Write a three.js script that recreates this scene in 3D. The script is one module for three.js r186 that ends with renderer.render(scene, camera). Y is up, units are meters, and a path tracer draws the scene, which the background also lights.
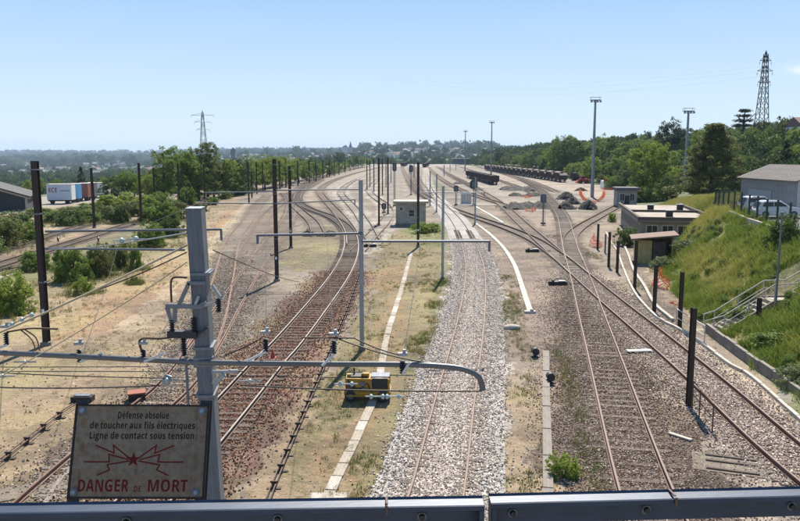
import * as THREE from 'three';
import { mergeGeometries } from 'three/addons/utils/BufferGeometryUtils.js';

// ------------------------------------------------------------------ camera, sky, sun
const EYE = 9.6, FOC = 750, HORIZON = 155, PITCH = Math.atan((260.5 - HORIZON) / FOC);
const scene = new THREE.Scene();
const camera = new THREE.PerspectiveCamera(2 * Math.atan(260.5 / FOC) * 180 / Math.PI, 1024 / 667, 0.1, 30000);
camera.position.set(0, EYE, 0);
camera.rotation.x = -PITCH;
camera.updateMatrixWorld();
scene.add(camera);
const renderer = new THREE.WebGLRenderer({ antialias: true });
renderer.setSize(1024, 667);
renderer.toneMapping = THREE.LinearToneMapping;
renderer.toneMappingExposure = 1.98;
renderer.shadowMap.enabled = true;

const sunDir = new THREE.Vector3(0.17, 0, -1).normalize().multiplyScalar(Math.cos(52 * Math.PI / 180));
sunDir.y = Math.sin(52 * Math.PI / 180);
const sun = new THREE.DirectionalLight(new THREE.Color().setRGB(1, 0.94, 0.84), 5.0);
sun.name = 'sun';
sun.position.copy(sunDir).multiplyScalar(400).add(new THREE.Vector3(0, 0, -80));
sun.target.position.set(0, 0, -80);
sun.castShadow = true;
Object.assign(sun.shadow.camera, { left: -160, right: 160, top: 160, bottom: -160, near: 1, far: 1200 });
sun.shadow.mapSize.set(4096, 4096);
scene.add(sun, sun.target);

{ // clear summer sky: pale at the horizon, deepening to the zenith, one small cloud low on the right
  const W = 2048, H = 1024, data = new Float32Array(W * H * 4);
  const stops = [[-90, .17, .17, .16], [-0.5, .21, .22, .22], [0, .44, .50, .52], [3, .365, .455, .515], [11.5, .203, .325, .505], [30, .11, .215, .40], [60, .066, .145, .305], [90, .053, .123, .265]];
  const cloudE = 5.6, cloudA = 27.6;
  for (let j = 0; j < H; j++) {
    const e = (j + .5) / H * 180 - 90;
    let k = 0; while (k < stops.length - 2 && e > stops[k + 1][0]) k++;
    const a = stops[k], b = stops[k + 1], t = Math.min(1, Math.max(0, (e - a[0]) / (b[0] - a[0])));
    for (let i = 0; i < W; i++) {
      const o = (j * W + i) * 4;
      let r = a[1] + (b[1] - a[1]) * t, g = a[2] + (b[2] - a[2]) * t, bl = a[3] + (b[3] - a[3]) * t;
      const ang = ((i + .5) / W - .5) * 2 * Math.PI;              // atan2(z, x)
      const az = Math.atan2(Math.cos(ang), -Math.sin(ang)) * 180 / Math.PI;  // from straight ahead, right positive
      const da = az - cloudA, de = e - cloudE;
      if (Math.abs(da) < 3 && Math.abs(de) < 1) {
        const w = Math.exp(-Math.pow(Math.abs(da - .5) / 1.25, 3)) * Math.exp(-Math.pow((de - .06 * Math.sin(da * 5)) / (.26 + .07 * Math.sin(da * 3.1)), 2)) * .85;
        r += (.55 - r) * w; g += (.57 - g) * w; bl += (.60 - bl) * w;
      }
      data[o] = r; data[o + 1] = g; data[o + 2] = bl; data[o + 3] = 1;
    }
  }
  const t = new THREE.DataTexture(data, W, H, THREE.RGBAFormat, THREE.FloatType);
  t.mapping = THREE.EquirectangularReflectionMapping; t.magFilter = THREE.LinearFilter; t.needsUpdate = true;
  scene.background = t; scene.environment = t;
}
scene.fog = new THREE.FogExp2(0xc6dcf4, 0.00009);

// ------------------------------------------------------------------ helpers
function rng(seed) { let a = seed >>> 0; return () => { a = a + 0x6D2B79F5 | 0; let t = Math.imul(a ^ a >>> 15, 1 | a); t = t + Math.imul(t ^ t >>> 7, 61 | t) ^ t; return ((t ^ t >>> 14) >>> 0) / 4294967296; }; }
const V = (x, y, z) => new THREE.Vector3(x, y, z);
const sP = Math.sin(PITCH), cP = Math.cos(PITCH);
function ray(u, v) { const x = (u - 400) / FOC, y = -(v - 260.5) / FOC; return [x, y * cP - sP, -(cP + y * sP)]; }
// survey: the measured place on the level ground (or on a level at height h) and at a given distance
function G(u, v, h = 0) { const d = ray(u, v), t = (h - EYE) / d[1]; return V(d[0] * t, h, d[2] * t); }
function P(u, v, depth) { const d = ray(u, v), t = depth / -d[2]; return V(d[0] * t, EYE + d[1] * t, -depth); }
const names = {};
function numbered(n) { const k = names[n] = (names[n] ?? -1) + 1; return k ? n + '_' + String(k).padStart(3, '0') : n; }
function shade(o) { o.traverse(c => { if (c.isMesh) { c.castShadow = true; c.receiveShadow = true; } }); return o; }
function tag(o, label, category, group, kind) { o.userData = {}; if (label) o.userData.label = label; if (category) o.userData.category = category; if (group) o.userData.group = group; if (kind) o.userData.kind = kind; return o; }
function mesh(name, geo, mat, parent) { const m = new THREE.Mesh(Array.isArray(geo) ? merge(geo) : geo, mat); m.name = name; m.castShadow = m.receiveShadow = true; if (parent) parent.add(m); return m; }
function thing(name, label, category, pos = [0, 0, 0], turn = 0, group) { const o = new THREE.Group(); o.name = numbered(name); o.position.set(...(pos.isVector3 ? pos.toArray() : pos)); o.rotation.y = turn; tag(o, label, category, group); scene.add(o); return o; }
function single(name, geo, mat, label, category, group, kind) { const m = mesh(numbered(name), geo, mat, scene); tag(m, label, category, group, kind); return m; }
function structure(name, geo, mat, label, category = 'ground') { return single(name, geo, mat, label, category, null, 'structure'); }
function clean(g) { g = g.index ? g.toNonIndexed() : g; for (const k of Object.keys(g.attributes)) if (!['position', 'normal', 'uv'].includes(k)) g.deleteAttribute(k); if (!g.attributes.uv) g.setAttribute('uv', new THREE.BufferAttribute(new Float32Array(g.attributes.position.count * 2), 2)); if (!g.attributes.normal) g.computeVertexNormals(); return g; }
function merge(list) { return mergeGeometries(list.map(clean)); }
const box = (w, h, d, x = 0, y = 0, z = 0, ry = 0) => { const g = new THREE.BoxGeometry(w, h, d); if (ry) g.rotateY(ry); return g.translate(x, y, z); };   // centred at x,y,z
const boxUp = (w, h, d, x = 0, y = 0, z = 0, ry = 0) => box(w, h, d, x, y + h / 2, z, ry);
function bar(a, b, r, seg = 6) { const d = b.clone().sub(a), g = new THREE.CylinderGeometry(r, r, d.length(), seg); g.applyQuaternion(new THREE.Quaternion().setFromUnitVectors(V(0, 1, 0), d.clone().normalize())); const c = a.clone().add(b).multiplyScalar(.5); return g.translate(c.x, c.y, c.z); }
function beam(a, b, w, h) { const d = b.clone().sub(a), g = new THREE.BoxGeometry(w, h, d.length()), m = new THREE.Matrix4().lookAt(a, b, V(0, 1, 0)); g.applyMatrix4(m); const c = a.clone().add(b).multiplyScalar(.5); return g.translate(c.x, c.y, c.z); }
function tube(pts, r, n = 24, seg = 6, closed = false) { return new THREE.TubeGeometry(new THREE.CatmullRomCurve3(pts, closed, 'centripetal'), n, r, seg, closed); }
function cable(a, b, sag, r, n = 12) { const p = []; for (let i = 0; i <= n; i++) { const t = i / n; p.push(a.clone().lerp(b, t).add(V(0, -4 * sag * t * (1 - t), 0))); } return tube(p, r, n * 2, 4); }
function quad(a, b, c, d) { const g = new THREE.BufferGeometry(); g.setAttribute('position', new THREE.Float32BufferAttribute([a, b, c, a, c, d].flatMap(p => p.toArray()), 3)); g.setAttribute('uv', new THREE.Float32BufferAttribute([0, 0, 1, 0, 1, 1, 0, 0, 1, 1, 0, 1], 2)); g.computeVertexNormals(); return g; }
function prism(pts, depth) { const s = new THREE.Shape(pts.map(p => new THREE.Vector2(...p))); return new THREE.ExtrudeGeometry(s, { depth, bevelEnabled: false }).translate(0, 0, -depth / 2); }
const lerp = (a, b, t) => a + (b - a) * t, clamp = (x, a = 0, b = 1) => Math.min(b, Math.max(a, x)), smooth = (a, b, x) => { const t = clamp((x - a) / (b - a)); return t * t * (3 - 2 * t); };
const ordinal = ['first', 'second', 'third', 'fourth', 'fifth', 'sixth', 'seventh', 'eighth', 'ninth', 'tenth', 'eleventh', 'twelfth', 'thirteenth', 'fourteenth', 'fifteenth', 'sixteenth', 'seventeenth', 'eighteenth', 'nineteenth', 'twentieth', 'twenty first', 'twenty second', 'twenty third', 'twenty fourth', 'twenty fifth', 'twenty sixth', 'twenty seventh', 'twenty eighth', 'twenty ninth', 'thirtieth'];

// tileable noise sheet, sampled everywhere
const NS = 512, noiseSheet = (() => {
  const out = new Float32Array(NS * NS), r = rng(77);
  let amp = 1, tot = 0;
  for (let f = 4; f <= 256; f *= 2) {
    const lat = Float32Array.from({ length: f * f }, r);
    for (let y = 0; y < NS; y++) for (let x = 0; x < NS; x++) {
      const fx = x / NS * f, fy = y / NS * f, x0 = fx | 0, y0 = fy | 0; let tx = fx - x0, ty = fy - y0; tx = tx * tx * (3 - 2 * tx); ty = ty * ty * (3 - 2 * ty);
      const x1 = (x0 + 1) % f, y1 = (y0 + 1) % f;
      out[y * NS + x] += amp * lerp(lerp(lat[y0 * f + x0], lat[y0 * f + x1], tx), lerp(lat[y1 * f + x0], lat[y1 * f + x1], tx), ty);
    }
    tot += amp; amp *= .62;
  }
  let lo = 9, hi = -9; for (const v of out) { if (v < lo) lo = v; if (v > hi) hi = v; }
  for (let i = 0; i < out.length; i++) out[i] = (out[i] - lo) / (hi - lo);
  return out;
})();
function N(x, y, size) { // value 0..1 of noise whose tile spans `size` metres
  let fx = x / size * NS, fy = y / size * NS; fx -= Math.floor(fx / NS) * NS; fy -= Math.floor(fy / NS) * NS;
  const x0 = fx | 0, y0 = fy | 0, tx = fx - x0, ty = fy - y0, a = x0 % NS, b = (x0 + 1) % NS, c = (y0 % NS) * NS, d = ((y0 + 1) % NS) * NS;
  return lerp(lerp(noiseSheet[c + a], noiseSheet[c + b], tx), lerp(noiseSheet[d + a], noiseSheet[d + b], tx), ty);
}
function greyTexture(fn, size = 256, srgb = false) { const d = new Uint8Array(size * size * 4); for (let j = 0; j < size; j++) for (let i = 0; i < size; i++) { const c = fn(i, j), o = (j * size + i) * 4; const k = Array.isArray(c) ? c : [c, c, c]; d[o] = clamp(k[0]) * 255; d[o + 1] = clamp(k[1]) * 255; d[o + 2] = clamp(k[2]) * 255; d[o + 3] = 255; } const t = new THREE.DataTexture(d, size, size); t.wrapS = t.wrapT = THREE.RepeatWrapping; t.magFilter = THREE.LinearFilter; t.generateMipmaps = true; if (srgb) t.colorSpace = THREE.SRGBColorSpace; t.needsUpdate = true; return t; }
function canvasTexture(w, h, draw) { const c = document.createElement('canvas'); c.width = w; c.height = h; draw(c.getContext('2d'), w, h); const t = new THREE.CanvasTexture(c); t.colorSpace = THREE.SRGBColorSpace; return t; }
function again(t, rx, ry) { const c = t.clone(); c.repeat.set(rx, ry); c.needsUpdate = true; return c; }

// materials: linear base colours
const M = {};
function mat(key, rgb, roughness = .85, metalness = 0, extra = {}) { const m = new THREE.MeshStandardMaterial({ color: new THREE.Color().setRGB(...rgb), roughness, metalness, ...extra }); m.name = key; return M[key] = m; }
const mottled = greyTexture((i, j) => .72 + .28 * N(i, j, 256) + (N(i * 3, j * 3, 256) - .5) * .3, 256);
const grain = greyTexture((i, j) => N(i * 2, j * 2, 256), 256);
const rustMap = greyTexture((i, j) => { const n = N(i, j, 256), m = N(i * 4 + 31, j * 4, 256); return [.75 + .3 * n, .55 + .5 * n - .15 * m, .45 + .55 * n - .2 * m]; }, 256);
mat('darkSteel', [.035, .026, .022], .75, 0, { map: rustMap, bumpMap: grain, bumpScale: .002 });
mat('galv', [.30, .32, .34], .5, .35, { map: mottled });
mat('strap', [.5, .5, .5], .6, .1);
mat('galvDark', [.16, .175, .20], .5, .3, { map: mottled });
mat('blueSteel', [.030, .046, .080], .5, .15, { map: again(mottled, 3, 3), bumpMap: again(grain, 6, 6), bumpScale: .0004 });
mat('columnPaint', [.115, .13, .155], .5, .2, { map: again(mottled, 1, 4), bumpMap: again(grain, 1, 8), bumpScale: .001 });
mat('railRust', [.135, .092, .074], .8, .1, { map: rustMap });
mat('railPink', [.16, .11, .09], .8, .1, { map: rustMap });
mat('railDark', [.10, .075, .062], .75, .2, { map: rustMap });
mat('railShine', [.25, .215, .19], .6, .15);
mat('railShineRust', [.175, .125, .10], .75, 0);
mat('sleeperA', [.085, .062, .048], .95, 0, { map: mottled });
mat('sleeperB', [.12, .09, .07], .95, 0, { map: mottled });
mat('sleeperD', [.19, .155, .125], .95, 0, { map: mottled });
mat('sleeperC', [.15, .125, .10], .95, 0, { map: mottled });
mat('concrete', [.42, .37, .31], .9, 0, { map: mottled, bumpMap: grain, bumpScale: .004 });
mat('trough', [.33, .28, .22], .95, 0, { map: mottled, bumpMap: grain, bumpScale: .006 });
mat('trough2', [.47, .43, .37], .95, 0, { map: mottled });
mat('concreteDark', [.21, .18, .15], .9, 0, { map: mottled, bumpMap: grain, bumpScale: .004 });
mat('concreteWhite', [.58, .54, .48], .9, 0, { map: mottled });
mat('whitePaint', [.72, .72, .70], .6);
mat('black', [.018, .018, .02], .6);
mat('porcelain', [.09, .035, .02], .25);
mat('wire', [.035, .03, .028], .6, .3);
mat('wireTan', [.40, .34, .22], .6, .2);
mat('glassIns', [.30, .38, .38], .15, 0);
mat('orange', [.75, .14, .03], .7, 0, { side: THREE.DoubleSide });
mat('yellow', [.38, .205, .018], .5, 0, { map: mottled });
mat('red', [.34, .045, .03], .6);
mat('soot', [.017, .0155, .0145], .95, 0, { map: mottled, bumpMap: grain, bumpScale: .01 });
mat('wagonBrown', [.055, .038, .032], .8, 0, { map: rustMap });
mat('wagonGrey', [.11, .095, .088], .8, 0, { map: rustMap });
mat('bark', [.07, .055, .04], .95);
mat('brickRed', [.26, .09, .055], .9);
mat('roofTile', [.17, .105, .08], .9);
mat('slate', [.10, .10, .11], .8);
mat('fenceGreen', [.012, .035, .025], .6);
mat('winDark', [.012, .015, .018], .3);

// ------------------------------------------------------------------ lie of the land
const toeLine = [[-10, 14.6], [-25, 15.2], [-30, 15.6], [-40, 16.8], [-52, 19.2], [-60, 21.0], [-68, 23.8], [-75, 26.6], [-79, 31], [-83, 34], [-95, 36.5], [-115, 38], [-140, 42], [-200, 55], [-300, 66], [-500, 66], [-900, 66], [-1400, 120]];
function along(line, z) { if (z >= line[0][0]) return line[0][1]; for (let i = 1; i < line.length; i++) if (z >= line[i][0]) return lerp(line[i - 1][1], line[i][1], (z - line[i - 1][0]) / (line[i][0] - line[i - 1][0])); return line[line.length - 1][1]; }
const toe = z => along(toeLine, z);
const leftEdge = z => along([[0, -60], [-60, -62], [-120, -75], [-200, -80], [-300, -75], [-500, -60], [-900, -60]], z);
function land(x, z) {
  const d = -z, t = toe(z);
  let h = 0;
  if (x > t) { // embankment and wooded hillside
    const near = 1 - smooth(85, 150, d), s = x - t, wob = (N(x, z, 30) - .5) * .5 * smooth(0, 2, s);
    const bank = 4.5 * smooth(-.4, lerp(8.2, 5.6, smooth(50, 75, d)), s) + .45 * smooth(20, 70, s) * 20 * .8;
    const hill = 15 * smooth(0, 75, s) * (1 - smooth(700, 1400, d));
    h = near * bank + (1 - near) * hill + wob * (s < 9 ? 1 : near < .5 ? 1 : 0);
  }
  if (x > 16.5 && x < 25.5 && d > 38.9 && d < 42.3) { const q = x - 17.55, st = q < 0 ? 0 : q < 2.8 ? q * .607 : q < 4 ? 1.7 : 1.7 + (q - 4) * .607; h = Math.min(h, Math.max(0, st - .42)); }   // cut for the stairway
  const le = leftEdge(z);
  if (x < le) h -= 21 * smooth(0, 130, le - x);
  if (d > 900) h -= 6 * smooth(900, 1300, d) * (1 - smooth(1300, 1700, d) * smooth(-600, 0, x));
  // town hill ahead, long ridges far left
  const ax = x / Math.max(d, 1);
  h += 33 * smooth(1150, 2700, d) * smooth(-.42, -.12, ax) * (.75 + .35 * N(x, z, 3000)) * (1 - .15 * smooth(.15, .4, ax));
  h += 30 * smooth(3800, 6500, d) * (.55 + .9 * N(x + 700, z * .6, 9000));
  h += (N(x, z, 1600) - .5) * 9 * smooth(500, 1200, d);
  return h;
}

// ------------------------------------------------------------------ tracks (surveyed centre lines)
const T = {
  A: { pts: [[112, 540], [152, 498], [205, 439], [239, 400], [267, 367], [284, 349], [308, 320], [340, 277], [350, 255], [351, 240], [345, 227], [330, 217], [312, 210.5], [300, 204], [297, 198], [301, 191], [308, 184], [328, 176], [365, 166]] },
  B: { pts: [[10, 540], [52, 498], [115, 440], [175, 388], [206, 345], [230, 305], [253, 270], [277, 235], [287, 222], [291, 210], [289, 201], [284, 193]] },
  BL: { pts: [[196, 360], [212, 320], [223, 280], [233, 242], [247, 222], [258, 205], [268, 195]] },
  D: { pts: [[426, 545], [438, 495], [454, 410], [470, 330], [475, 290], [475, 272], [471.5, 255], [464, 235], [455, 220], [447, 211], [437, 200], [430, 190], [427, 178], [426, 168]] },
  E: { pts: [[665, 545], [643.5, 488], [604.5, 360], [590, 312], [582, 284], [574, 260], [569, 244], [565, 226], [561, 215], [548, 198], [536, 187], [515, 178], [490, 170]] },
  F: { pts: [[900, 545], [816, 480], [776, 447], [708, 385], [644, 330], [615, 306], [593, 287], [568, 265], [551, 252], [533, 240], [505, 228], [476, 218], [451, 209], [432, 200], [418, 190], [412, 178], [410, 168]] },
  GG: { pts: [[580, 276], [560, 258], [541, 241], [521, 223], [504, 207], [490, 197], [470, 186], [452, 177], [440, 168]] },
  H: { pts: [[574, 262], [570, 248], [570.5, 238], [580, 228], [597, 218], [615, 208], [632, 200]] },
  L1: { pts: [[-160, 318], [-60, 285], [0, 266], [70, 244], [142, 221], [200, 204], [245, 193], [300, 181], [350, 170], [385, 164]] },
  L2: { pts: [[-220, 318], [-90, 277], [-10, 254], [60, 233], [130, 213], [185, 200], [235, 189], [292, 178], [345, 168], [380, 163]] },
  A2: { pts: [[354, 245], [351, 232], [340, 216], [327, 202], [320, 192], [327, 184], [350, 175], [385, 166]] },
  A3: { pts: [[372, 240], [366, 226], [357, 212], [347, 201], [341, 193], [347, 185], [365, 176], [388, 167]] },
  A4: { pts: [[358, 252], [372, 236], [385, 222], [389, 212], [384, 204], [374, 197], [369, 190], [376, 181], [393, 168]] },
  X1: { pts: [[455, 216], [436, 203], [420, 194], [411, 184], [404, 172], [402, 166]] },
  S1: { pts: [[244, 262], [258, 232], [268, 215], [282, 203], [300, 192], [322, 180]] },
  S2: { pts: [[318, 234], [312, 222], [302, 213], [294, 205], [291, 196], [300, 187], [318, 178], [350, 168]] },
  Y1: { pts: [[540, 196], [515, 186], [492, 178], [470, 170], [455, 165]] },
  Y2: { pts: [[556, 192], [530, 181], [505, 174], [482, 168], [468, 164.5]] },
  Y3: { pts: [[430, 196], [421, 184], [416, 174], [414, 166]] },
  Y4: { pts: [[480, 190], [462, 181], [447, 173], [436, 166]] },
  X2: { pts: [[500, 204], [470, 194], [449, 184], [436, 175], [428, 167]] },
};
function resample(pts, stepNear, stepFar) {
  const c = new THREE.CatmullRomCurve3(pts, false, 'centripetal'), raw = c.getPoints(pts.length * 60), out = [raw[0].clone()]; let acc = 0, step = stepNear;
  for (let i = 1; i < raw.length; i++) { let a = raw[i - 1].clone(), b = raw[i], seg = a.distanceTo(b); while (acc + seg >= step) { const t = (step - acc) / seg; a = a.clone().lerp(b, t); out.push(a.clone()); seg = a.distanceTo(b); acc = 0; step = -a.z < 90 ? stepNear : stepFar; } acc += seg; }
  out.push(raw[raw.length - 1].clone());
  return out;
}
for (const k in T) { T[k].line = T[k].pts.map(p => G(p[0], p[1])); T[k].path = resample(T[k].line, 1.2, 5); }

// ------------------------------------------------------------------ ground colours: a survey drawing of soils, gravels and turf
const soil = { dust: [.225, .188, .16], sand: [.285, .222, .152], path: [.37, .305, .23], orange: [.29, .18, .10], olive: [.195, .165, .088], green: [.10, .14, .04], redGravel: [.165, .098, .072], darkGravel: [.118, .088, .070], greyGravel: [.37, .355, .34], pinkGravel: [.245, .195, .17], lightGravel: [.36, .31, .275], grey: [.245, .222, .198], brown: [.20, .15, .11] };
function soilCanvas(x0, x1, zFar, zNear, S) { // returns colour lookup at (x, z), linear
  const c = document.createElement('canvas'); c.width = c.height = S; const g = c.getContext('2d');
  const X = x => (x - x0) / (x1 - x0) * S, Y = z => (z - zFar) / (zNear - zFar) * S, sx = S / (x1 - x0);
  const css = k => 'rgb(' + soil[k].map(v => Math.round(Math.sqrt(v) * 255)).join(',') + ')';
  const area = (k, pts, a = 1) => { g.globalAlpha = a; g.fillStyle = css(k); g.beginPath(); pts.forEach((p, i) => { const q = G(p[0], p[1]); i ? g.lineTo(X(q.x), Y(q.z)) : g.moveTo(X(q.x), Y(q.z)); }); g.fill(); g.globalAlpha = 1; };
  const stroke = (k, pts, w, a = 1) => { g.globalAlpha = a; g.strokeStyle = css(k); g.lineWidth = w * sx; g.lineCap = 'round'; g.lineJoin = 'round'; g.beginPath(); pts.forEach((q, i) => i ? g.lineTo(X(q.x), Y(q.z)) : g.moveTo(X(q.x), Y(q.z))); g.stroke(); g.globalAlpha = 1; };
  const px = l => l.map(p => G(p[0], p[1]));
  g.fillStyle = css('dust'); g.fillRect(0, 0, S, S);
  // left of the rusty tracks: sandy waste ground
  area('sand', [[-400, 545], [60, 545], [150, 420], [205, 330], [215, 270], [235, 215], [240, 195], [-300, 230]]);
  area('orange', [[60, 320], [130, 275], [200, 250], [195, 285], [120, 330], [40, 345]], .55);
  area('orange', [[205, 232], [235, 205], [250, 205], [225, 240]], .6);
  area('olive', [[-50, 380], [60, 350], [140, 345], [60, 380], [-40, 430]], .55);
  area('olive', [[-60, 300], [40, 300], [130, 270], [200, 235], [170, 230], [40, 255], [-60, 290]], .7);
  area('green', [[-80, 300], [20, 285], [130, 250], [190, 226], [180, 215], [100, 235], [-60, 275]], .45);
  area('brown', [[-60, 420], [40, 385], [110, 365], [150, 350], [120, 395], [60, 430], [-40, 470]], .35);
  area('brown', [[80, 340], [150, 300], [195, 262], [205, 275], [165, 320], [110, 352]], .4);
  area('path', [[150, 330], [190, 275], [222, 240], [240, 222], [252, 205], [244, 203], [226, 222], [190, 262], [120, 330]], .8);
  area('path', [[-80, 262], [0, 247], [45, 232], [90, 226], [85, 222], [40, 226], [0, 238], [-80, 250]], .9);
  area('grey', [[150, 385], [215, 300], [230, 310], [190, 385]], .7);
  // middle: dry turf between A and D
  area('olive', [[268, 545], [300, 440], [345, 350], [372, 290], [378, 245], [400, 230], [440, 228], [450, 262], [432, 330], [400, 420], [372, 500], [362, 545]], .9);
  area('sand', [[240, 545], [262, 470], [300, 400], [330, 340], [345, 330], [318, 400], [296, 470], [285, 545]], .9);
  area('orange', [[365, 275], [400, 262], [412, 275], [380, 295]], .5);
  area('sand', [[300, 500], [330, 440], [352, 400], [345, 460], [330, 520]], .6);
  area('green', [[395, 230], [445, 222], [447, 250], [420, 245]], .6);
  area('olive', [[285, 240], [330, 225], [345, 245], [320, 275], [280, 265]], .8);
  area('grey', [[283, 285], [320, 262], [318, 282], [290, 300]], .7);
  // D to E
  area('dust', [[500, 545], [500, 470], [505, 350], [548, 350], [545, 470], [545, 545]]);
  area('sand', [[502, 545], [507, 400], [540, 380], [540, 545]], .8);
  area('olive', [[502, 500], [505, 440], [516, 440], [512, 520]], .6);
  area('pinkGravel', [[505, 350], [498, 280], [478, 225], [500, 226], [570, 270], [590, 310], [600, 350], [560, 360], [545, 420], [530, 360]]);
  area('darkGravel', [[548, 545], [548, 350], [575, 330], [600, 320], [660, 350], [700, 400], [735, 470], [770, 545]]);
  area('brown', [[200, 300], [232, 250], [252, 205], [300, 193], [285, 240], [262, 300], [235, 330]], .6);
  area('orange', [[318, 470], [350, 400], [372, 330], [395, 290], [405, 320], [380, 400], [350, 480]], .35);
  area('green', [[430, 335], [448, 280], [456, 262], [447, 262], [434, 300], [398, 420], [374, 500], [386, 500]], .5);
  area('brown', [[640, 350], [665, 360], [690, 420], [680, 470], [655, 420]], .5);
  area('lightGravel', [[640, 320], [700, 345], [830, 440], [930, 545], [770, 545], [720, 450], [690, 400], [620, 325]]);
  area('dust', [[600, 240], [640, 300], [700, 338], [850, 430], [860, 400], [715, 320], [668, 285], [630, 235]]);
  area('darkGravel', [[607, 232], [640, 298], [685, 332], [700, 322], [664, 296], [636, 255], [620, 230]], .55);
  area('sand', [[640, 262], [660, 290], [690, 330], [700, 322], [668, 290], [640, 250], [622, 230]], .6);
  // far yard
  area('grey', [[330, 200], [470, 205], [560, 215], [620, 205], [800, 158], [380, 157.5], [300, 190]], .8);
  area('lightGravel', [[470, 182], [560, 190], [600, 200], [610, 185], [560, 183], [480, 172]], .7);
  area('pinkGravel', [[500, 226], [470, 205], [520, 205], [560, 225], [560, 245]], .6);
  area('green', [[419, 176], [426, 176], [452, 190], [438, 190]], .45);
  for (const k of ['L1', 'L2']) stroke('brown', T[k].path, 4.4);
  for (const k of ['B', 'BL']) stroke('darkGravel', T[k].path, 3.4, .7);
  stroke('grey', T.BL.path, 5, .35);
  stroke('darkGravel', T.A.path, 3.4, .7);
  stroke('redGravel', T.A.path.filter(p => -p.z < 62), 5.0, .9);
  stroke('brown', T.A.path.filter(p => -p.z < 80), 2.9, .6);
  for (const k of ['A2', 'X1', 'X2', 'GG', 'S1', 'S2', 'Y1', 'Y2', 'Y3', 'Y4']) stroke('darkGravel', T[k].path, 3, .75);
  for (const k of ['A3', 'A4']) stroke('greyGravel', T[k].path, 4, .75);
  stroke('greyGravel', T.D.path, 3.6, 1);
  for (const k of ['E', 'H']) stroke('darkGravel', T[k].path, 3, .65);
  stroke('lightGravel', T.F.path.filter(p => -p.z < 62), 4.2, .8);
  stroke('darkGravel', T.F.path.filter(p => -p.z > 58), 3, .5);
  stroke('path', px([[478, 209], [503, 223]]), .5, .7);
  const d = g.getImageData(0, 0, S, S).data;
  return (x, z, out) => {
    const fx = clamp(X(x) - .5, 0, S - 1.001), fy = clamp(Y(z) - .5, 0, S - 1.001), i = fx | 0, j = fy | 0, tx = fx - i, ty = fy - j, o = (j * S + i) * 4, q = o + S * 4;
    for (let k = 0; k < 3; k++) { const v = (lerp(lerp(d[o + k], d[o + 4 + k], tx), lerp(d[q + k], d[q + 4 + k], tx), ty)) / 255; out[k] = v * v; }
  };
}
for (const k in soil) soil[k] = [soil[k][0] * .92, soil[k][1] * .855, soil[k][2] * .74];
const toSRGB = v => v <= .0031308 ? v * 12.92 : 1.055 * Math.pow(v, 1 / 2.4) - .055;
const sLUT = Uint8Array.from({ length: 4096 }, (_, i) => Math.round(toSRGB(i / 4095) * 255));
function yardTexture(look, x0, x1, zFar, zNear, S) {
  const d = new Uint8Array(S * S * 4), r = rng(5), c = [0, 0, 0], cell = (x1 - x0) / S;
  for (let j = 0; j < S; j++) for (let i = 0; i < S; i++) {
    const x = x0 + (i + .5) * cell, z = zNear - (j + .5) / S * (zNear - zFar);
    const wx = (N(x, z, 6.3) - .5) * 1.5 + (N(x, z, 1.7) - .5) * .5, wz = (N(x + 40, z + 9, 6.3) - .5) * 2;
    look(x + wx, z + wz, c);
    const big = N(x, z, 41), mid = N(x + 3, z, 11.7), small = N(x, z, 2.9), fine = r();
    // tufts of dry and green turf where the soil is not gravel
    const warm = clamp((c[0] - c[2] * 1.45) * 9);
    const turf = smooth(.53, .68, big * .35 + mid * .45 + small * .2) * warm, moss = smooth(.60, .74, mid * .5 + N(x + 17, z + 5, 19) * .5) * warm;
    let R = lerp(c[0], .20, turf * .40), Gn = lerp(c[1], .165, turf * .42), B = lerp(c[2], .07, turf * .5);
    R = lerp(R, .15, moss * .45); Gn = lerp(Gn, .145, moss * .42); B = lerp(B, .05, moss * .45);
    let k = (.70 + .34 * big + .30 * (mid - .4)) * (.80 + .42 * small);
    const stain = smooth(.50, .66, N(x + 91, z + 7, 23) * .6 + small * .4); k *= 1 - .40 * stain;
    const grit = 1.15 - warm * .75;
    k *= 1 + (fine - .5) * .8 * (.35 + grit * .65);
    if (fine > .985) k *= 1.45; else if (fine < .03) k *= .6;
    const o = (j * S + i) * 4;
    d[o] = sLUT[clamp(R * k) * 4095 | 0]; d[o + 1] = sLUT[clamp(Gn * k) * 4095 | 0]; d[o + 2] = sLUT[clamp(B * k) * 4095 | 0]; d[o + 3] = 255;
  }
  const t = new THREE.DataTexture(d, S, S); t.colorSpace = THREE.SRGBColorSpace; t.magFilter = THREE.LinearFilter; t.needsUpdate = true; return t;
}
const gravelBump = greyTexture((i, j) => { const a = N(i * 6, j * 6, 512), b = N(i * 2 + 9, j * 2, 512); return a * .7 + b * .3; }, 512);
function yardSheet(name, x0, x1, zFar, zNear, S, label, soilSize = 1024) {
  const look = soilCanvas(x0, x1, zFar, zNear, soilSize);
  const g = new THREE.PlaneGeometry(x1 - x0, zNear - zFar, 60, 60).rotateX(-Math.PI / 2).translate((x0 + x1) / 2, 0, (zFar + zNear) / 2);
  const p = g.attributes.position;
  for (let i = 0; i < p.count; i++) { const x = p.getX(i), z = p.getZ(i), e = Math.min(x - x0, x1 - x, z - zFar, zNear - z); p.setY(i, .004 + (N(x, z, 14) - .5) * .03 * smooth(0, 2, e)); }
  g.computeVertexNormals();
  const m = new THREE.MeshStandardMaterial({ map: yardTexture(look, x0, x1, zFar, zNear, S), roughness: 1, bumpMap: again(gravelBump, (x1 - x0) / 4, (zNear - zFar) / 4), bumpScale: .05 });
  return structure(name, g, m, label);
}
yardSheet('yard_ground', -33, 33, -64, -11, 2048, 'sandy and gravelly yard ground near the bridge');
yardSheet('yard_ground', -64, 64, -190, -64, 2048, 'dusty grey yard ground farther from the bridge');
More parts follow.
